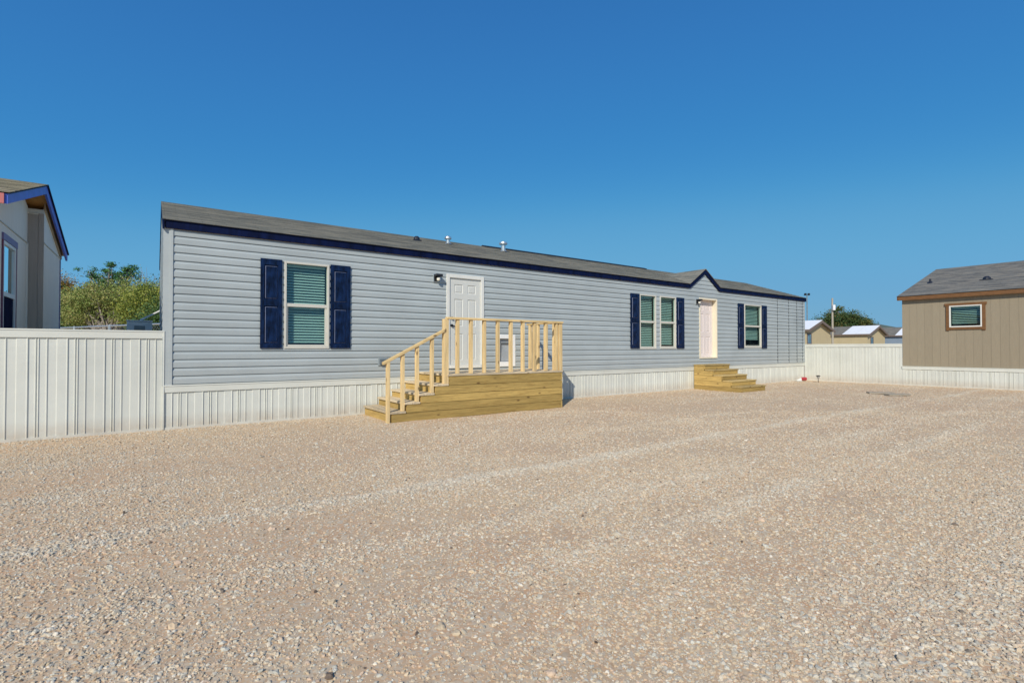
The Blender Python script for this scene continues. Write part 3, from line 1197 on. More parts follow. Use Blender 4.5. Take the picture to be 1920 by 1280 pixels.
# ------------------------------------------------------------------ vinyl fences either side
fl = thing('vinyl_fence', 'off-white ribbed vinyl fence between the left house and the grey home', 'fence', -1.88, 0, group='vinyl fences beside the grey home')
skirting(fl, 0.0, 1.868, 1.392, .203 - 4 * .4065 + 1.88, trim=(1.39, 1.508), name='fence_panel')
MB().box(1.868, 1.884, -.034, .016, .0, 1.508).build('end_post', M['skirt_trim'], fl)
fr = thing('vinyl_fence', 'off-white ribbed vinyl fence joining the grey home to the tan house', 'fence', LEN + .01, -.03, group='vinyl fences beside the grey home', rot=ANG - PI / 2)
skirting(fr, .03, 3.14, 1.292, .02, trim=(1.29, 1.405), name='fence_panel')
MB().box(.0, .03, -.03, .016, .0, 1.405).build('end_post', M['skirt_trim'], fr)

# ------------------------------------------------------------------ the tan house on the right
tan = thing('tan_house', 'tan board-sided house with brown window trim, eave board and grey shingle roof', 'house', LEN, -3.19, rot=ANG - PI / 2)
# local x runs towards the camera side (-v), local y runs away (+u)
TL, TD = 13.0, 8.3
TW = (1.238, 2.02, 1.912, 2.60)           # window opening
mb = MB()
holes_skin(mb, 0, TL, .58, 2.98, [(TW[0] + .02, TW[1] - .02, TW[2] + .02, TW[3] - .02)], .005)
mb.quad((0, TD, .58), (TL, TD, .58), (TL, TD, 2.95), (0, TD, 2.95))
for xx in (0.002, TL):
    mb.quad((xx, .008, .58), (xx, TD, .58), (xx, TD, 2.95), (xx, TD / 2, 4.25), (xx, .008, 2.95))
mb.quad((0, 0.008, .58), (TL, 0.008, .58), (TL, TD, .58), (0, TD, .58))
tw = mb.build('wall', M['tan_gap'], tan)
MB().quad((.1, .8, .6), (TL - .1, .8, .6), (TL - .1, .8, 2.9), (.1, .8, 2.9)).build('room_shade_sheet', M['dark'], tan)  # added dark sheet behind the window, room shade as colour
P = .2032
x = -.012
while x < TL:
    a, b = max(x, -.012), min(x + P - .005, TL)
    spans = [(.64, 2.94)]
    pieces = [(a, b, .64, 2.94)]
    if b > TW[0] + .01 and a < TW[1] - .01:
        pieces = [(a, b, .64, TW[2] + .01), (a, b, TW[3] - .01, 2.94)]
        if a < TW[0]:
            pieces.append((a, TW[0] + .01, TW[2] + .01, TW[3] - .01))
        if b > TW[1]:
            pieces.append((TW[1] - .01, b, TW[2] + .01, TW[3] - .01))
    for p_ in pieces:
        MB().box(p_[0], p_[1], .0012, .0035, p_[2], p_[3]).build('wall_board', M['tan'], tw)
    x += P
wdw = window(tan, *TW, y=0.0, mat=M['white'], rail=False, pitch=.055, fr=.034, slat_tilt=25)
t0 = .078
MB().box(TW[0] - .115, TW[1] + .115, -.034, -.006, TW[3] + .002, TW[3] + t0).build('window_trim', M['brown'], tan, bevel=.004)
MB().box(TW[0] - t0 - .006, TW[0] - .002, -.028, -.006, TW[2] - .105, TW[3]).build('window_trim', M['brown'], tan, bevel=.004)
MB().box(TW[1] + .002, TW[1] + t0 + .006, -.028, -.006, TW[2] - .105, TW[3]).build('window_trim', M['brown'], tan, bevel=.004)
MB().box(TW[0] - .002, TW[1] + .002, -.030, -.006, TW[2] - .075, TW[2] - .002).build('window_trim', M['brown'], tan, bevel=.004)
MB().box(-.02, TL + .02, -.03, .02, 0, 0).v
sk2 = MB().box(0.01, TL, .02, .05, 0, .60).box(0, .03, .05, TD, 0, .60).build('skirting', M['skirt'], tan)
skirting(sk2, -.02, TL, .536, .17, trim=(.53, .636))
zf0, zf1 = 2.865, 2.995
OH = .105
MB().box(-.10, TL + .1, -OH - .03, -OH, zf0, zf1).build('fascia', M['brown'], tan, bevel=.004)
MB().box(-.10, TL + .1, -OH, .0, zf0 + .03, zf0 + .045).build('soffit', M['brown'], tan)
MB().box(-.10, TL + .1, -OH - .045, -OH + .02, zf1 + .0005, zf1 + .007).build('drip_edge', M['drip'], tan)
mb = MB()
slope_roof(mb, -.12, TL + .12, -OH - .05, zf1 + .008, TD / 2, 4.335, 32)
slope_roof(mb, -.12, TL + .12, TD + OH + .05, zf1 + .008, TD / 2, 4.335, 32)
mb.build('roof', M['roof4'], tan)
for ya in (-OH - .03, TD + OH + .03):
    MB().hexa([(-.115, ya, 2.87), (-.085, ya, 2.87), (-.085, TD / 2, 4.19), (-.115, TD / 2, 4.19)],
              [(-.115, ya, 3.0), (-.085, ya, 3.0), (-.085, TD / 2, 4.325), (-.115, TD / 2, 4.325)]).build('rake_board', M['brown'], tan)


def tz(y):
    return zf1 + .008 + (4.335 - zf1) / (TD / 2 + OH + .05) * (y + OH + .05)


z = tz(1.7)
mb = MB().tube([(.32, 1.7, z - .05), (.32, 1.7, z + .13)], .032, 10)
mb.tube([(.32, 1.7, z - .03), (.32, 1.7, z + .035)], [.13, .045], 12)
mb.build('vent_pipe', M['vent'], tan)
z = tz(1.45)
mb = MB().tube([(1.86, 1.45, z - .02), (1.86, 1.45, z + .06), (1.86, 1.45, z + .105)], [.11, .10, .05], 12)
mb.box(1.70, 2.02, 1.33, 1.62, z - .05, z - .0)
mb.build('roof_vent', M['vent'], tan)

# ------------------------------------------------------------------ the house on the left (only its gable end shows)
lh = thing('panel_house', 'beige panelled house with blue gable boards and wooden soffit behind the left fence', 'house', -1.905, .02)
lx, ly = -1.905, .02
LL = 12.0
V0, V1, VS = .02, 4.36, 2.45              # front wall, back wall, where the end wall steps out
VR = 1.93
HR, HE = 3.945, 3.135                        # ridge, eave (top of boards)
lsl = (HR - HE) / 2.70


def lroof(v):
    return HR - lsl * abs(v - VR)


def lq(*pts):
    return [(u - lx, v - ly, h) for u, v, h in pts]


def lmb(kind, *a):
    m_ = MB()
    getattr(m_, kind)(*a)
    m_.v = [(x - lx, y - ly, z) for x, y, z in m_.v]
    return m_


UN, UF, URK = -1.905, -1.70, -1.60
mb = MB()
for a_, b_, c_, d_ in ((V0, .76, 0, 3.0), (1.52, VS, 0, 3.0), (.76, 1.52, 0, 1.33), (.76, 1.52, 2.77, 3.0)):
    mb.quad((UN - .012, a_, c_), (UN - .012, b_, c_), (UN - .012, b_, d_), (UN - .012, a_, d_))
mb.quad((UN - .012, V0, 3.0), (UN - .012, VS, 3.0), (UN - .012, VS, lroof(VS) - .1), (UN - .012, VR, HR - .1), (UN - .012, V0, lroof(V0) - .1))
mb.quad((UN - .012, VS - .003, 0), (UF - .012, VS - .003, 0), (UF - .012, VS - .003, lroof(VS) - .2), (UN - .012, VS - .003, lroof(VS) - .2))
mb.quad((UN - LL, V0, 0), (UN - .012, V0, 0), (UN - .012, V0, lroof(V0) - .1), (UN - LL, V0, lroof(V0) - .1))
mb.quad((UN - LL, V1, 0), (UF - .012, V1, 0), (UF - .012, V1, lroof(V1) - .1), (UN - LL, V1, lroof(V1) - .1))
mb.quad((UN - LL, V0, 0), (UN - LL, V1, 0), (UN - LL, V1, lroof(V1) - .1), (UN - LL, VR, HR - .1), (UN - LL, V0, lroof(V0) - .1))
mb.quad((UF - .012, VS, 0), (UF - .012, V1, 0), (UF - .012, V1, lroof(V1) - .1), (UF - .012, VS, lroof(VS) - .1))
mb.v = [(x - lx, y - ly, z) for x, y, z in mb.v]
lw_ = mb.build('wall', M['beige'], lh)
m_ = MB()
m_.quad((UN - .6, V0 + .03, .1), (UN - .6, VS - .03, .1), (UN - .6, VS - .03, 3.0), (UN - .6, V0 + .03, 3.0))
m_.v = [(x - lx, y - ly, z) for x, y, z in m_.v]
m_.build('room_shade_sheet', M['dark'], lh)  # added sheet, its near-black colour makes the interior look unlit
# window in the near end wall
LW = (.735, 1.545, 1.30, 2.80)
SEAM = 3.03


def end_panel(v0, v1, z0, z1, u, mat=M['beige'], slope_top=False):
    t0 = lroof(v0) - .13 if slope_top else z1
    t1 = lroof(v1) - .13 if slope_top else z1
    m_ = MB()
    m_.hexa([(u - .010, v0, z0), (u, v0, z0), (u, v1, z0), (u - .010, v1, z0)], [(u - .010, v0, t0), (u, v0, t0), (u, v1, t1), (u - .010, v1, t1)])
    m_.v = [(x - lx, y - ly, z) for x, y, z in m_.v]
    return m_.build('wall_panel', mat, lw_, bevel=.003)


end_panel(V0, .10, .02, SEAM, UN)
end_panel(.105, LW[0] - .05, .02, SEAM, UN)
end_panel(LW[0] - .045, LW[1] + .045, LW[3] + .03, SEAM, UN)
end_panel(LW[0] - .045, LW[1] + .045, .02, LW[2], UN)
end_panel(LW[1] + .05, VS - .002, .02, SEAM, UN)
for a, b in ((V0, .10), (.105, 1.32), (1.325, VR), (VR, VS - .002)):
    end_panel(a, b, SEAM + .022, 0, UN + .004, slope_top=True)
lmb('box', UN - .01, UN + .016, V0, VS - .002, SEAM + .002, SEAM + .018).build('wall_flashing', M['frame'], lh)
SEAM2 = 3.065
end_panel(VS, V1, .02, SEAM2, UF)
end_panel(VS, V1 - .05, SEAM2 + .022, 0, UF + .004, slope_top=True)
lmb('box', UF - .01, UF + .016, VS, V1, SEAM2 + .002, SEAM2 + .018).build('wall_flashing', M['frame'], lh)
# the return between the two end walls
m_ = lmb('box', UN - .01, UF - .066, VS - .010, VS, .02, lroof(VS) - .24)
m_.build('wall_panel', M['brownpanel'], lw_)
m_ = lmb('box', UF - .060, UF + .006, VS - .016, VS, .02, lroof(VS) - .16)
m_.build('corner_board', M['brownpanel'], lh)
m_ = lmb('box', UN + .0, UF + .004, VS - .024, VS - .012, lroof(VS) - .22, lroof(VS) - .15)
m_.build('frieze_board', M['frame'], lh)
# corner board at the back
lmb('box', UF - .01, UF + .012, V1 - .05, V1 + .012, .02, 3.05).build('corner_board', M['purple'], lh)
lmb('box', UN - .002, UN + .018, VS - .045, VS - .018, .02, SEAM).build('corner_board', M['beige'], lh)
# window
m_ = MB()
m_.box(UN - .03, UN + .014, LW[0], LW[0] + .05, LW[2], LW[3]).box(UN - .03, UN + .014, LW[1] - .05, LW[1], LW[2], LW[3])
m_.box(UN - .03, UN + .014, LW[0] + .05, LW[1] - .05, LW[3] - .05, LW[3]).box(UN - .03, UN + .014, LW[0] + .05, LW[1] - .05, LW[2], LW[2] + .05)
m_.v = [(x - lx, y - ly, z) for x, y, z in m_.v]
lwin = m_.build('window', M['white'], lh, bevel=.004)
lmb('box', UN - .02, UN + .010, LW[0] + .05, LW[1] - .05, 2.0, 2.065).build('meeting_rail', M['white'], lwin)
mirror = glass('bright_pane', (.16, .20, .3), .62)
lmb('quad', (UN - .008, LW[0] + .05, 2.065), (UN - .008, LW[1] - .05, 2.065), (UN - .008, LW[1] - .05, LW[3] - .05), (UN - .008, LW[0] + .05, LW[3] - .05)).build('pane', mirror, lwin)
lmb('quad', (UN - .009, LW[0] + .05, LW[2] + .05), (UN - .009, LW[1] - .05, LW[2] + .05), (UN - .009, LW[1] - .05, 2.0), (UN - .009, LW[0] + .05, 2.0)).build('pane', plain('dark_navy_screen', (.008, .010, .04), .9, .2, 5, spec=.05), lwin)
m_ = MB()
for k in range(9):
    a = k * .05
    m_.quad((UN - .05, 1.33 + .03 * math.sin(k), 2.07 + k * .075), (UN - .05, 1.50, 2.07 + k * .075), (UN - .05, 1.50, 2.145 + k * .075), (UN - .05, 1.33 + .03 * math.sin(k + 1), 2.145 + k * .075))
m_.v = [(x - lx, y - ly, z) for x, y, z in m_.v]
m_.build('curtain', M['dark'], lwin)
lmb('box', UN, UN + .022, LW[0] - .05, LW[1] + .06, LW[3] + .002, LW[3] + .10).build('window_trim', M['purple'], lh)
for a in (LW[0] - .05, LW[1] + .002):
    lmb('box', UN, UN + .018, a, a + .048, LW[2], LW[3]).build('window_trim', plain('plum_trim', (.16, .05, .09), .5, .1, 6), lh)
# roof
m_ = MB()
XR = URK - lx + .02
ye0, ye1 = VR - 2.72 - ly, VR + 2.60 - ly
slope_roof(m_, -LL, XR, ye0, HE + .012, VR - ly, HR + .02, 20)
slope_roof(m_, -LL, XR, ye1, lroof(VR + 2.60) + .012, VR - ly, HR + .02, 20)
m_.build('roof', M['roof3'], lh)
for sg, vv in ((-1, VR - 2.70), (1, VR + 2.56)):
    he = lroof(vv)
    m_ = MB()
    m_.hexa([(URK - .03, vv, he - .125), (URK, vv, he - .125), (URK, VR, HR - .135), (URK - .03, VR, HR - .135)],
            [(URK - .03, vv, he), (URK, vv, he), (URK, VR, HR), (URK - .03, VR, HR)])
    m_.v = [(x - lx, y - ly, z) for x, y, z in m_.v]
    m_.build('rake_board', M['bluefascia'], lh)
    if sg < 0:
        m_ = MB()
        m_.hexa([(UN + .002, V0, lroof(V0) - .15), (UN + .028, V0, lroof(V0) - .15), (UN + .028, VR, HR - .15), (UN + .002, VR, HR - .15)],
                [(UN + .002, V0, lroof(V0) - .035), (UN + .028, V0, lroof(V0) - .035), (UN + .028, VR, HR - .035), (UN + .002, VR, HR - .035)])
    else:
        m_ = MB()
        m_.hexa([(UF + .002, VS, lroof(VS) - .16), (UF + .026, VS, lroof(VS) - .16), (UF + .026, V1, lroof(V1) - .16), (UF + .002, V1, lroof(V1) - .16)],
                [(UF + .002, VS, lroof(VS) - .035), (UF + .026, VS, lroof(VS) - .035), (UF + .026, V1, lroof(V1) - .035), (UF + .002, V1, lroof(V1) - .035)])
    m_.v = [(x - lx, y - ly, z) for x, y, z in m_.v]
    m_.build('frieze_board', M['soffit_trim'], lh)
    m_ = MB()
    m_.hexa([(UN - .1, vv + .01 * sg, he - .030), (URK - .031, vv, he - .030), (URK - .031, VR, HR - .030), (UN - .1, VR, HR - .030)],
            [(UN - .1, vv, he - .014), (URK - .031, vv, he - .014), (URK - .031, VR, HR - .014), (UN - .1, VR, HR - .014)])
    m_.v = [(x - lx, y - ly, z) for x, y, z in m_.v]
    m_.build('soffit', M['soffit'], lh)
    m_ = MB()
    m_.hexa([(URK - .03, vv - .02 * (-sg), he + .001), (URK + .025, vv, he + .001), (URK + .025, VR, HR + .001), (URK - .03, VR, HR + .001)],
            [(URK - .03, vv, he + .012 + .014 * (sg > 0)), (URK + .025, vv, he + .012 + .014 * (sg > 0)), (URK + .025, VR, HR + .012 + .012 * (sg > 0)), (URK - .03, VR, HR + .012 + .012 * (sg > 0))])
    m_.v = [(x - lx, y - ly, z) for x, y, z in m_.v]
    m_.build('drip_edge', M['navy'], lh)
lmb('box', UN - LL, URK - .031, VR - 2.72, VR - 2.69, HE - .125, HE - .002).build('fascia', M['redfascia'], lh)

# ------------------------------------------------------------------ far houses beyond the right fence


def far_house(name, label, v0, ul, up, ur, eh, ph, wallmat, length, wnd, white=None, trim=None, white2=True):
    """gable end faces the yard at v0; roof ridge runs back along +v"""
    h = thing(name, label, 'house', up, v0, group='houses beyond the right fence')
    a, b = ul - up + .22, ur - up - .22
    sl_ = (ph - eh) / (up - ul)
    wh = eh - .02
    mb = MB()
    mb.quad((a, 0, 0), (b, 0, 0), (b, 0, wh), (0, 0, ph - .14), (a, 0, wh))
    mb.quad((a, length, 0), (b, length, 0), (b, length, wh), (0, length, ph - .14), (a, length, wh))
    for x_ in (a, b):
        mb.quad((x_, 0, 0), (x_, length, 0), (x_, length, wh), (x_, 0, wh))
    mb.build('wall', wallmat, h)
    mb = MB()
    for s_, e in ((-1, ul - up), (1, ur - up)):
        mb.hexa([(e, -.32, eh - .12), (0, -.32, ph - .12), (0, length, ph - .12), (e, length, eh - .12)],
                [(e, -.32, eh), (0, -.32, ph), (0, length, ph), (e, length, eh)])
    rf = mb.build('roof', M['roof2'], h)
    if white:
        n_ = len(white)
        for y0, y1 in white:
            e = ul - up
            MB().hexa([(e - .02, y0, eh - .0), (-.01, y0, ph + .004), (-.01, y1, ph + .004), (e - .02, y1, eh - .0)],
                      [(e - .02, y0, eh + .03), (-.01, y0, ph + .034), (-.01, y1, ph + .034), (e - .02, y1, eh + .03)]).build('roof_sheet', M['whiteroof'], rf)
    for s_, e in ((-1, ul - up), (1, ur - up)):
        MB().hexa([(e, -.36, eh - .24), (0, -.36, ph - .26), (0, -.33, ph - .26), (e, -.33, eh - .24)],
                  [(e, -.36, eh - .01), (0, -.36, ph - .01), (0, -.33, ph - .01), (e, -.33, eh - .01)]).build('rake_board', trim or M['brown'], h)
    MB().box(ul - up - .03, ul - up + .0, -.3, length, eh - .16, eh - .01).build('fascia', trim or M['brown'], h)
    if wnd:
        wa, wb, wc, wd = wnd
        wa -= up
        wb -= up
        mb = MB()
        mb.box(wa - .08, wa, -.04, 0, wc - .08, wd + .1).box(wb, wb + .08, -.04, 0, wc - .08, wd + .1).box(wa, wb, -.04, 0, wd, wd + .1).box(wa, wb, -.04, 0, wc - .08, wc)
        f = mb.build('window', trim or M['brown'], h)
        MB().box(wa, wb, -.02, -.008, wc, wd).build('pane', plain('sky_blue_pane', (.12, .22, .30), .12, .4, 2), f)
    return h


trimg = plain('taupe_trim', (.17, .13, .11), .7, .1, 5)
far_house('yellow_house', 'pale yellow house with white roof front just right of the grey home, farther-left gable', 12.5, 48.75, 51.45, 54.2, 2.98, 3.90, M['yellow'], 22, (48.98 + .15, 49.75 + .1, 1.72, 2.55), [(-.34, 1.9), (1.93, 4.2)], trimg)
far_house('yellow_house', 'pale yellow house whose long side wall and half-white roof show above the fence middle', 14.2, 67.7, 70.75, 73.55, 2.93, 3.98, M['yellow'], 26, (68.85, 69.6, 1.75, 2.52), [(-.34, 1.10), (1.13, 2.55)], trimg)
far_house('blue_house', 'blue-grey house with white roof front beside the tan house corner', 13.5, 81.0, 84.0, 86.6, 2.98, 4.15, M['bluewall'], 24, None, [(-.34, 2.0)], trimg)

# ------------------------------------------------------------------ poles
pole = thing('utility_pole', 'wooden utility pole with white transformer in front of the far tree', 'pole', 38.38, 60.0, world=True)
MB().tube([(0, 0, -.2), (0, 0, 7.25)], [.13, .09], 10).build('pole_shaft', M['timber_pole'], pole)
MB().tube([(.02, -.27, 5.80), (.02, -.27, 6.42)], .16, 12).build('transformer', M['whiteroof'], pole)
MB().box(-.05, .05, -.2, -.1, 5.95, 6.25).build('bracket', M['galv'], pole)
flood = thing('floodlight_pole', 'slim metal pole with two floodlights beside the grey home roof end', 'pole', 35.35, 60.0, world=True)
MB().tube([(0, 0, -.2), (0, 0, 7.6)], [.075, .05], 8).build('pole_shaft', M['pole_grey'], flood)
for x_ in (-.2, .2):
    MB().tube([(0, 0, 7.58), (x_, 0, 7.62)], .025, 6).build('bracket', M['pole_grey'], flood)
    MB().hexa([(x_ - .13, -.10, 7.64), (x_ + .13, -.10, 7.64), (x_ + .13, .08, 7.58), (x_ - .13, .08, 7.58)],
              [(x_ - .10, -.08, 7.84), (x_ + .10, -.08, 7.84), (x_ + .10, .08, 7.80), (x_ - .10, .08, 7.80)]).build('floodlight', M['black'], flood)

# ------------------------------------------------------------------ things behind the left fence
cab = thing('electrical_cabinet', 'grey metal cabinet with louvre standing behind the left fence by the home', 'cabinet', -8.62, 11.6, world=True, rot=ANG + .02)
MB().box(-.235, .235, -.10, .10, .1, 1.86).build('cabinet_body', M['grey_box'], cab, bevel=.02)
MB().box(-.245, .245, -.115, .115, 1.86, 1.885).build('cabinet_lid', M['grey_box'], cab, bevel=.005)
MB().box(-.10, .10, -.115, -.102, 1.62, 1.76).build('louvre', plain('dark_louvre', (.22, .27, .28), .5, .1, 6), cab)
MB().box(-.2, .2, -.1, .15, -.02, .1).build('plinth', M['board'], cab)
cd = MB().tube([(-8.60, 11.6, 1.895), (-8.35, 11.62, 2.02), (-8.02, 11.64, 2.19)], .020, 8).build('conduit', M['white'])
tag(cd, 'thin pale conduit sloping from the grey cabinet up to the home wall', 'pipe')

cl = thing('chain_link_fence', 'chain-link fence with pale top rail in front of the left trees', 'fence', -24.0, 24.4, world=True)
cA, cB = Vector((-3.0, 1.6, 0)), Vector((13.0, -6.9, 0))
nd = 6
for k in range(nd + 1):
    p_ = cA.lerp(cB, k / nd)
    MB().tube([(p_.x, p_.y, -.1), (p_.x, p_.y, 2.2)], .04, 8).build('fence_post', M['galv'], cl)
MB().tube([tuple(cA + Vector((0, 0, 2.15))), tuple(cB + Vector((0, 0, 2.15)))], .03, 8).build('top_rail', M['galv'], cl)
mb = MB()
Lc = (cB - cA).length
dirc = (cB - cA).normalized()
nn = int(Lc / .16)
for k in range(-13, nn):
    for sg in (1, -1):
        s0 = k * .16
        a_, b_ = (s0, s0 + 2.1) if sg > 0 else (s0 + 2.1, s0)
        z0, z1 = .02, 2.12
        pa, pb = max(0, min(Lc, a_)), max(0, min(Lc, b_))
        if abs(pa - pb) < .05:
            continue
        za = z0 + (pa - a_) / (b_ - a_) * (z1 - z0)
        zb_ = z0 + (pb - a_) / (b_ - a_) * (z1 - z0)
        A_ = cA + dirc * pa
        B_ = cA + dirc * pb
        mb.tube([(A_.x, A_.y, za), (B_.x, B_.y, zb_)], .003, 3, False)
wm = mb.build('wire_mesh', M['galv'], cl)
wm['kind'] = 'stuff'

# ------------------------------------------------------------------ small things in the yard
pl = thing('path_light', 'small black solar path light standing in gravel by right fence', 'garden light', 19.81, -.87)
MB().tube([(0, 0, -.02), (0, 0, .13)], .012, 8).build('stake', M['black'], pl)
MB().tube([(0, 0, .13), (0, 0, .15), (0, 0, .225)], [.02, .035, .055], 12).build('lamp_glass', plain('smoky_lens', (.35, .36, .35), .2, .1, 9), pl)
MB().tube([(0, 0, .222), (0, 0, .234), (0, 0, .250)], [.078, .078, .03], 14).build('lamp_cap', M['black'], pl)
rb = thing('canister', 'small red and white canister lying on its side at the fence foot', 'canister', 19.95, -.22, .004, rot=ANG - .65)
MB().tube([(-.02, 0, .075), (.0, 0, .075), (.15, 0, .078), (.175, 0, .078), (.185, 0, .078)], [.05, .064, .068, .06, .035], 16).build('body', M['red'], rb, smooth=False)
MB().hexa([(-.20, -.06, .0), (-.02, -.07, .0), (-.02, .07, .0), (-.20, .06, .0)], [(-.17, -.04, .04), (-.02, -.06, .125), (-.02, .06, .125), (-.17, .04, .04)]).build('spout', M['white'], rb, bevel=.02)
MB().box(-.21, .0, -.075, .075, .0, .012).build('foot', M['grey_box'], rb)
for (u_, v_, L_, Wd, rz, lab) in ((16.13, -4.02, .62, .20, -.85, 'weathered flat board lying in gravel, left piece of the pair before the right fence'),
                                 (15.93, -4.46, .60, .20, -.55, 'weathered flat board lying in gravel, right piece of the pair before the right fence')):
    o = MB().box(-L_ / 2, L_ / 2, -Wd / 2, Wd / 2, 0, .038).build('flat_board', M['board'], bevel=.004)
    o.location = W(u_, v_, .0)
    o.rotation_euler = (R(1.5), 0, ANG + rz)
    tag(o, lab, 'board', 'flat boards in the gravel')

# ------------------------------------------------------------------ trees


def leaf_material(name, cols):
    m, n, l, b = nodemat(name)
    at = n.new('ShaderNodeAttribute')
    at.attribute_name = 'tone'
    r = n.new('ShaderNodeValToRGB')
    els = r.color_ramp.elements
    while len(els) < len(cols):
        els.new(.5)
    for i, c in enumerate(cols):
        els[i].position = i / (len(cols) - 1)
        els[i].color = (*c, 1)
    l.new(at.outputs['Fac'], r.inputs[0])
    l.new(r.outputs[0], b.inputs['Base Color'])
    b.inputs['Roughness'].default_value = .6
    b.inputs['Specular IOR Level'].default_value = .3
    return m


def tree(label, x, y, trunk, blobs, n_leaf, leaf, mat, seed, bark=None, limbs=26, bare=False, clump=.35, name='tree', trunks=None, group='trees beyond the fences'):
    """blobs = crown ellipsoids (dx, dy, z, rx, ry, rz, weight); limbs grow from the trunk into them"""
    rg = np.random.default_rng(seed)
    t = thing(name, label, 'tree', x, y, world=True, group=group)
    mb = MB()
    th, tr = trunk
    tips = []
    wts = np.array([b[6] for b in blobs], float)
    wts /= wts.sum()
    stems = trunks or [(0, 0, 0)]
    tops = []
    for sx, sy, lean in stems:
        p0 = Vector((sx, sy, -.2))
        p1 = Vector((sx + lean * .35, sy, th * .5))
        p2 = Vector((sx + lean, sy + .05, th))
        mb.tube([p0, p1, p2], [tr * 1.25, tr, tr * .8], 8)
        tops.append((p0, p1, p2))
    for k in range(limbs):
        b = blobs[rg.choice(len(blobs), p=wts)]
        d = rg.normal(size=3)
        d /= np.linalg.norm(d)
        rr = rg.uniform(.45, .95)
        e = Vector((b[0] + d[0] * b[3] * rr, b[1] + d[1] * b[4] * rr, b[2] + d[2] * b[5] * rr))
        s = tops[rg.integers(len(tops))]
        a = s[1].lerp(s[2], rg.uniform(.3, 1))
        mid = a.lerp(e, .5) + Vector(rg.normal(size=3) * .18) + Vector((0, 0, .12))
        r0 = tr * rg.uniform(.35, .62)
        mb.tube([a, mid, e], [r0, r0 * .6, r0 * .15], 5, False)
        tips.append(e)
        for q_ in range(4 if not bare else 9):
            m0 = mid.lerp(e, rg.uniform(.1, .95))
            dd = Vector(rg.normal(size=3) * np.array([.45, .45, .35 if not bare else .5])) + Vector((0, 0, .15 if not bare else .45))
            mb.tube([m0, m0 + dd * .5 + Vector(rg.normal(size=3) * .05), m0 + dd], [r0 * .3, r0 * .18, r0 * .07], 4, False)
            tips.append(m0 + dd)
    mb.build('trunk', bark or M['bark'], t)
    if n_leaf:
        tp = np.array([tuple(p) for p in tips])
        nc = max(60, n_leaf // 60)
        cen = []
        for k in range(nc):
            if rg.random() < .45:
                cen.append(tp[rg.integers(len(tp))] + rg.normal(size=3) * .12)
            else:
                b = blobs[rg.choice(len(blobs), p=wts)]
                d = rg.normal(size=3)
                d /= np.linalg.norm(d)
                rr = rg.uniform(.55, 1.03)
                cen.append(np.array([b[0] + d[0] * b[3] * rr, b[1] + d[1] * b[4] * rr, b[2] + d[2] * b[5] * rr]))
        cen = np.array(cen)
        ctone = rg.random(nc)
        csz = rg.uniform(.5, 1.3, nc) * clump
        ci = rg.integers(nc, size=n_leaf)
        pos = cen[ci] + rg.normal(size=(n_leaf, 3)) * csz[ci][:, None] * np.array([1, 1, .65])
        pos[:, 2] = np.maximum(pos[:, 2], .3)
        u_ = rg.normal(size=(n_leaf, 3))
        u_ /= np.linalg.norm(u_, axis=1)[:, None]
        w_ = rg.normal(size=(n_leaf, 3))
        w_ = np.cross(u_, w_)
        w_ /= np.linalg.norm(w_, axis=1)[:, None]
        sz = leaf * rg.uniform(.6, 1.4, n_leaf)[:, None]
        quad = np.stack([pos - u_ * sz, pos + w_ * sz * .5, pos + u_ * sz, pos - w_ * sz * .5], 1).reshape(-1, 3)
        me = bpy.data.meshes.new('crown')
        idx = np.arange(4 * n_leaf).reshape(-1, 4)
        me.from_pydata(quad.tolist(), [], idx.tolist())
        tone = np.clip(ctone[ci] * .75 + rg.random(n_leaf) * .3, 0, 1)
        at = me.attributes.new('tone', 'FLOAT', 'POINT')
        at.data.foreach_set('value', np.repeat(tone, 4).astype(np.float32))
        me.materials.append(mat)
        place('crown', me, t)
    return t


olive = leaf_material('olive_leaves', [(.09, .16, .03), (.19, .26, .06), (.31, .33, .10), (.36, .30, .12)])
green = leaf_material('green_leaves', [(.030, .10, .035), (.055, .16, .045), (.10, .22, .06)])
yellowg = leaf_material('yellow_green_leaves', [(.09, .16, .02), (.23, .28, .05), (.38, .36, .07)])
dusk = leaf_material('dark_green_leaves', [(.03, .075, .022), (.07, .14, .035), (.14, .19, .05)])
orange = leaf_material('orange_leaves', [(.12, .12, .02), (.28, .19, .03), (.34, .16, .03)])
autumn = leaf_material('dark_green_and_rust_leaves', [(.022, .055, .020), (.045, .095, .030), (.09, .125, .035), (.19, .13, .035)])

tree('spreading olive-green tree with forked grey trunk behind the left fence', -25.8, 32.0, (2.6, .17),
     [(0, .3, 4.45, 1.9, 1.6, .85, 3), (-1.4, .3, 4.2, 1.2, 1.2, .8, 2), (1.3, .3, 3.9, 1.2, 1.2, .8, 2), (0, .9, 3.3, 2.1, 1.0, .6, .9), (-2.1, .3, 3.5, 1.0, 1.0, .7, 1)], 42000, .050, olive, 3, limbs=44, clump=.30, trunks=[(0, -.3, .05), (.1, -.3, .75), (-.1, -.3, -.55), (0, -.3, .4)])
tree('olive tree leaning left of the forked tree behind the left fence', -27.0, 33.4, (2.9, .13),
     [(-1.6, 0, 4.3, 1.3, 1.3, .8, 2), (-.4, 0, 4.7, 1.0, 1.0, .6, 1.2), (-1.6, .5, 3.2, 1.5, 1.0, .7, 1.1), (-2.5, 0, 4.0, 1.0, 1.0, .9, 1)], 30000, .050, olive, 5, limbs=30, clump=.30, trunks=[(.5, -.8, -.8), (.3, -.6, -.3)])
tree('bright yellow-green tree close to the grey home behind the fence', -22.2, 30.5, (2.4, .13),
     [(0, 0, 4.3, 1.3, 1.2, .9, 2), (.9, 0, 3.6, 1.0, 1.0, .9, 1.3), (-.6, 0, 3.4, 1.1, 1.0, .7, 1)], 26000, .052, yellowg, 8, limbs=22)
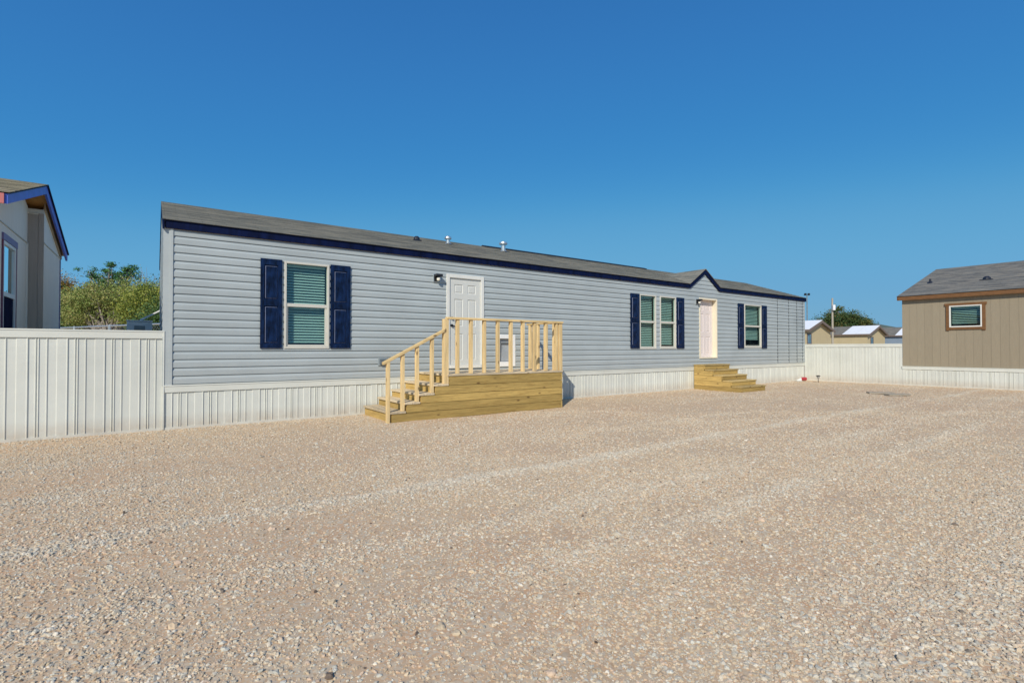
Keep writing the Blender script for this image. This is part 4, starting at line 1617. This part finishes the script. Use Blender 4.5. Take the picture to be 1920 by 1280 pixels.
tree('taller airy green tree rising above the olive crowns at left', -33.6, 42.0, (5.2, .15),
     [(-1.75, 0, 7.55, .35, .3, .10, 1), (-1.2, 0, 7.2, .45, .3, .10, 1), (-.45, 0, 7.75, .35, .3, .10, .8), (.0, 0, 8.2, .28, .3, .12, .8), (.1, 0, 7.5, .5, .4, .14, 1.3), (-.2, 0, 7.0, .5, .4, .10, .8), (.55, 0, 7.9, .22, .2, .08, .5), (.8, 0, 7.1, .5, .4, .10, .8), (1.55, 0, 7.85, .38, .4, .20, 1.5), (1.95, 0, 7.5, .3, .3, .12, .8), (-.6, 0, 6.5, 1.2, .6, .2, .7), (.9, 0, 6.6, .8, .6, .15, .6)], 5200, .075, green, 13, limbs=36, clump=.16)
tree('bare grey tree with upright twigs behind the left fence', -26.0, 36.0, (3.6, .20),
     [(0, 0, 5.3, 1.1, .9, .8, 1), (.8, 0, 5.2, .9, .8, .9, 1), (-.6, 0, 5.3, .8, .8, .9, 1)], 900, .07, dusk, 17, bark=M['twig'], limbs=26, bare=True)
tree('dark green shrubby tree at the corner of the grey home', -18.4, 26.6, (1.8, .1),
     [(0, 0, 2.9, 1.0, .9, .9, 1), (-.5, 0, 2.3, 1.0, .9, .7, 1), (.6, 0, 3.0, .9, .8, .7, .7)], 16000, .05, dusk, 19, limbs=14)
tree('small orange-tinged tree peeking out beside the beige house', -34.6, 38.5, (4.4, .13),
     [(-.1, 0, 6.0, .8, .8, .75, 1), (-.8, 0, 5.6, 1.0, 1.0, .9, 1), (.6, 0, 5.1, 1.1, .8, .5, .5)], 11000, .06, orange, 23, limbs=14)
tree('low green scrub tree seen under the olive crowns at left', -29.0, 35.0, (1.4, .1),
     [(0, 0, 2.6, 2.4, 1.0, .6, 1), (3.0, 0, 2.5, 2.4, 1.0, .6, 1), (6.2, 0, 2.6, 2.2, 1.0, .8, 1), (-2.4, 0, 2.8, 1.8, 1, .7, 1)], 24000, .06, dusk, 29, limbs=16)
tree('round dark green tree with rusty patches behind the far houses', 46.2, 70.0, (3.6, .25),
     [(-1.7, 0, 5.0, 1.5, 1.5, 1.0, 1.6), (-.9, 0, 6.0, 1.2, 1.3, .9, 1.3), (.7, 0, 5.6, 1.3, 1.4, .9, 1.4), (1.7, 0, 4.9, 1.2, 1.4, .8, 1.2), (2.9, 0, 4.7, .9, .9, .7, .8), (-2.8, 0, 4.3, 1.0, 1.2, .8, .9), (0, 0, 4.2, 2.8, 1.6, .8, 1.2)], 26000, .095, autumn, 31, limbs=34, clump=.36)

# ------------------------------------------------------------------ loose gravel on the yard (instanced stones)


def stone_points():
    cam_u = -C0[0] * UX - C0[1] * UY
    cam_v = C0[0] * UY - C0[1] * UX
    pts = []
    for (z0, z1, dens, smin, smax, pw) in ((1.2, 3.2, 15000, .0030, .0125, 3.4), (3.2, 6.0, 7500, .0042, .0130, 3.0), (6.0, 10.0, 2600, .006, .014, 2.4), (10.0, 19.0, 800, .007, .014, 2.0)):
        n = int((2 * 1.16) * (z1 * z1 - z0 * z0) / 2 * dens)
        Y = np.sqrt(rng.random(n) * (z1 * z1 - z0 * z0) + z0 * z0)
        X = (rng.random(n) * 2 - 1) * 1.16 * Y
        du, dv = X - C0[0], Y - C0[1]
        u = du * UX + dv * UY
        v = -du * UY + dv * UX
        rdg = ridge(u, v)
        patch = vnoise(u * 1.1 + 60, v * 1.1) * .6 + vnoise(u * 3.7, v * 3.7 + 20) * .4
        prob = np.clip(.20 + .42 * np.clip((patch - .3) / .4, 0, 1) + .6 * rdg, 0, 1)
        prob = np.where((v > -.35) & (v < 0), np.maximum(prob, .75), prob)
        keep = (rng.random(n) < prob) & (v < -.035) & (u < 20.6)
        keep &= ~((u > 3.05) & (u < 6.95) & (v > -1.36)) & ~((u > 13.38) & (u < 14.76) & (v > -1.6))
        u, v, rdg = u[keep], v[keep], rdg[keep]
        n = len(u)
        s = smin + (smax - smin) * rng.random(n) ** pw * (.85 + .55 * rdg)
        pts.append((u, v, s, rdg))
    # a scatter of larger stones
    n = 300
    Y = np.sqrt(rng.random(n) * (7 ** 2 - 1.5 ** 2) + 1.5 ** 2)
    X = (rng.random(n) * 2 - 1) * 1.1 * Y
    du, dv = X - C0[0], Y - C0[1]
    u, v = du * UX + dv * UY, -du * UY + dv * UX
    k = v < -.3
    k &= ~((u > 2.9) & (u < 7.1) & (v > -1.5))
    pts.append((u[k], v[k], rng.uniform(.012, .024, k.sum()), ridge(u[k], v[k])))
    return [np.concatenate([p[i] for p in pts]) for i in range(4)]


su, sv, ss, sr = stone_points()
ns = len(su)
sz_ = relief(su, sv)
pm = bpy.data.meshes.new('gravel_points')
pm.vertices.add(ns)
pm.vertices.foreach_set('co', np.stack([su, sv, sz_ + ss * .12], 1).ravel().astype(np.float32))


def addattr(nm, typ, arr, key):
    a = pm.attributes.new(nm, typ, 'POINT')
    a.data.foreach_set(key, arr.ravel().astype(np.int32 if typ == 'INT' else np.float32))


addattr('scl', 'FLOAT_VECTOR', np.stack([ss * rng.uniform(.8, 1.35, ns), ss * rng.uniform(.65, 1.0, ns), ss * rng.uniform(.40, .75, ns)], 1), 'vector')
addattr('rot', 'FLOAT_VECTOR', np.stack([rng.normal(0, .28, ns), rng.normal(0, .28, ns), rng.uniform(0, 2 * PI, ns)], 1), 'vector')
addattr('pick', 'INT', rng.integers(0, 7, ns), 'value')
pal = np.array([(.56, .455, .325), (.60, .515, .39), (.54, .42, .29), (.52, .475, .39), (.55, .53, .46), (.57, .43, .315), (.67, .61, .51), (.42, .39, .335), (.52, .385, .265), (.15, .115, .09), (.55, .45, .315)])
pw_ = np.array([.20, .15, .13, .12, .11, .10, .06, .04, .06, .006, .03])
base = pal[rng.choice(len(pal), size=ns, p=pw_ / pw_.sum())]
cool = np.array([.575, .545, .475])
f_ = np.clip(sr, 0, 1)[:, None] * .55
base = base * (1 - f_) + (cool * rng.uniform(.8, 1.15, (ns, 1))) * f_
base = base * rng.uniform(.80, 1.15, (ns, 1)) * np.array([1.05, 1.03, 1.0])
ca = pm.attributes.new('tint', 'FLOAT_VECTOR', 'POINT')
ca.data.foreach_set('vector', base.ravel().astype(np.float32))

sm_, sn, sl_n, sb_ = nodemat('gravel_stone')
at_ = sn.new('ShaderNodeAttribute')
at_.attribute_name = 'tint'
at_.attribute_type = 'INSTANCER'
sf = noise(sn, sl_n, coords(sn, sl_n), 1.6, 4)
sl_n.new(mixrgb(sn, sl_n, at_.outputs['Color'], mixrgb(sn, sl_n, (.72, .72, .72), (1.2, 1.2, 1.2), sf), 1.0, 'MULTIPLY'), sb_.inputs['Base Color'])
sb_.inputs['Roughness'].default_value = .9
sb_.inputs['Specular IOR Level'].default_value = .2

ng = bpy.data.node_groups.new('gravel', 'GeometryNodeTree')
ng.interface.new_socket('Geometry', in_out='INPUT', socket_type='NodeSocketGeometry')
ng.interface.new_socket('Geometry', in_out='OUTPUT', socket_type='NodeSocketGeometry')
N, L = ng.nodes, ng.links
gi, go = N.new('NodeGroupInput'), N.new('NodeGroupOutput')
join = N.new('GeometryNodeJoinGeometry')
for k in range(7):
    ic = N.new('GeometryNodeMeshIcoSphere')
    ic.inputs['Radius'].default_value = 1
    ic.inputs['Subdivisions'].default_value = 2
    ps = N.new('GeometryNodeInputPosition')
    ad = N.new('ShaderNodeVectorMath')
    ad.operation = 'ADD'
    ad.inputs[1].default_value = (k * 7.3, k * 3.1, k * 5.7)
    L.new(ps.outputs[0], ad.inputs[0])
    nz = N.new('ShaderNodeTexNoise')
    nz.inputs['Scale'].default_value = .9
    nz.inputs['Detail'].default_value = 1.5
    L.new(ad.outputs[0], nz.inputs['Vector'])
    mr = N.new('ShaderNodeMapRange')
    mr.inputs[1].default_value = .25
    mr.inputs[2].default_value = .75
    mr.inputs[3].default_value = -.55
    mr.inputs[4].default_value = .45
    L.new(nz.outputs['Fac'], mr.inputs[0])
    sc = N.new('ShaderNodeVectorMath')
    sc.operation = 'SCALE'
    L.new(ps.outputs[0], sc.inputs[0])
    L.new(mr.outputs[0], sc.inputs['Scale'])
    sp = N.new('GeometryNodeSetPosition')
    L.new(ic.outputs[0], sp.inputs[0])
    L.new(sc.outputs[0], sp.inputs['Offset'])
    smn = N.new('GeometryNodeSetMaterial')
    smn.inputs['Material'].default_value = sm_
    L.new(sp.outputs[0], smn.inputs[0])
    g2 = N.new('GeometryNodeGeometryToInstance')
    L.new(smn.outputs[0], g2.inputs[0])
    L.new(g2.outputs[0], join.inputs[0])


def named(nm, typ):
    a = N.new('GeometryNodeInputNamedAttribute')
    a.data_type = typ
    a.inputs['Name'].default_value = nm
    return [o for o in a.outputs if o.enabled and o.name == 'Attribute'][0]


iop = N.new('GeometryNodeInstanceOnPoints')
iop.inputs['Pick Instance'].default_value = True
L.new(gi.outputs[0], iop.inputs['Points'])
L.new(join.outputs[0], iop.inputs['Instance'])
L.new(named('pick', 'INT'), iop.inputs['Instance Index'])
e2r = N.new('FunctionNodeEulerToRotation')
L.new(named('rot', 'FLOAT_VECTOR'), e2r.inputs[0])
L.new(e2r.outputs[0], iop.inputs['Rotation'])
L.new(named('scl', 'FLOAT_VECTOR'), iop.inputs['Scale'])
L.new(iop.outputs[0], go.inputs[0])
gv_ = bpy.data.objects.new('gravel', pm)
COL.objects.link(gv_)
gv_.location = W(0, 0, 0)
gv_.rotation_euler = (0, 0, ANG)
gv_.modifiers.new('gravel', 'NODES').node_group = ng
tag(gv_, 'loose pale grey and tan gravel lying over the whole yard', 'gravel')
gv_['kind'] = 'stuff'
print('stones', ns)
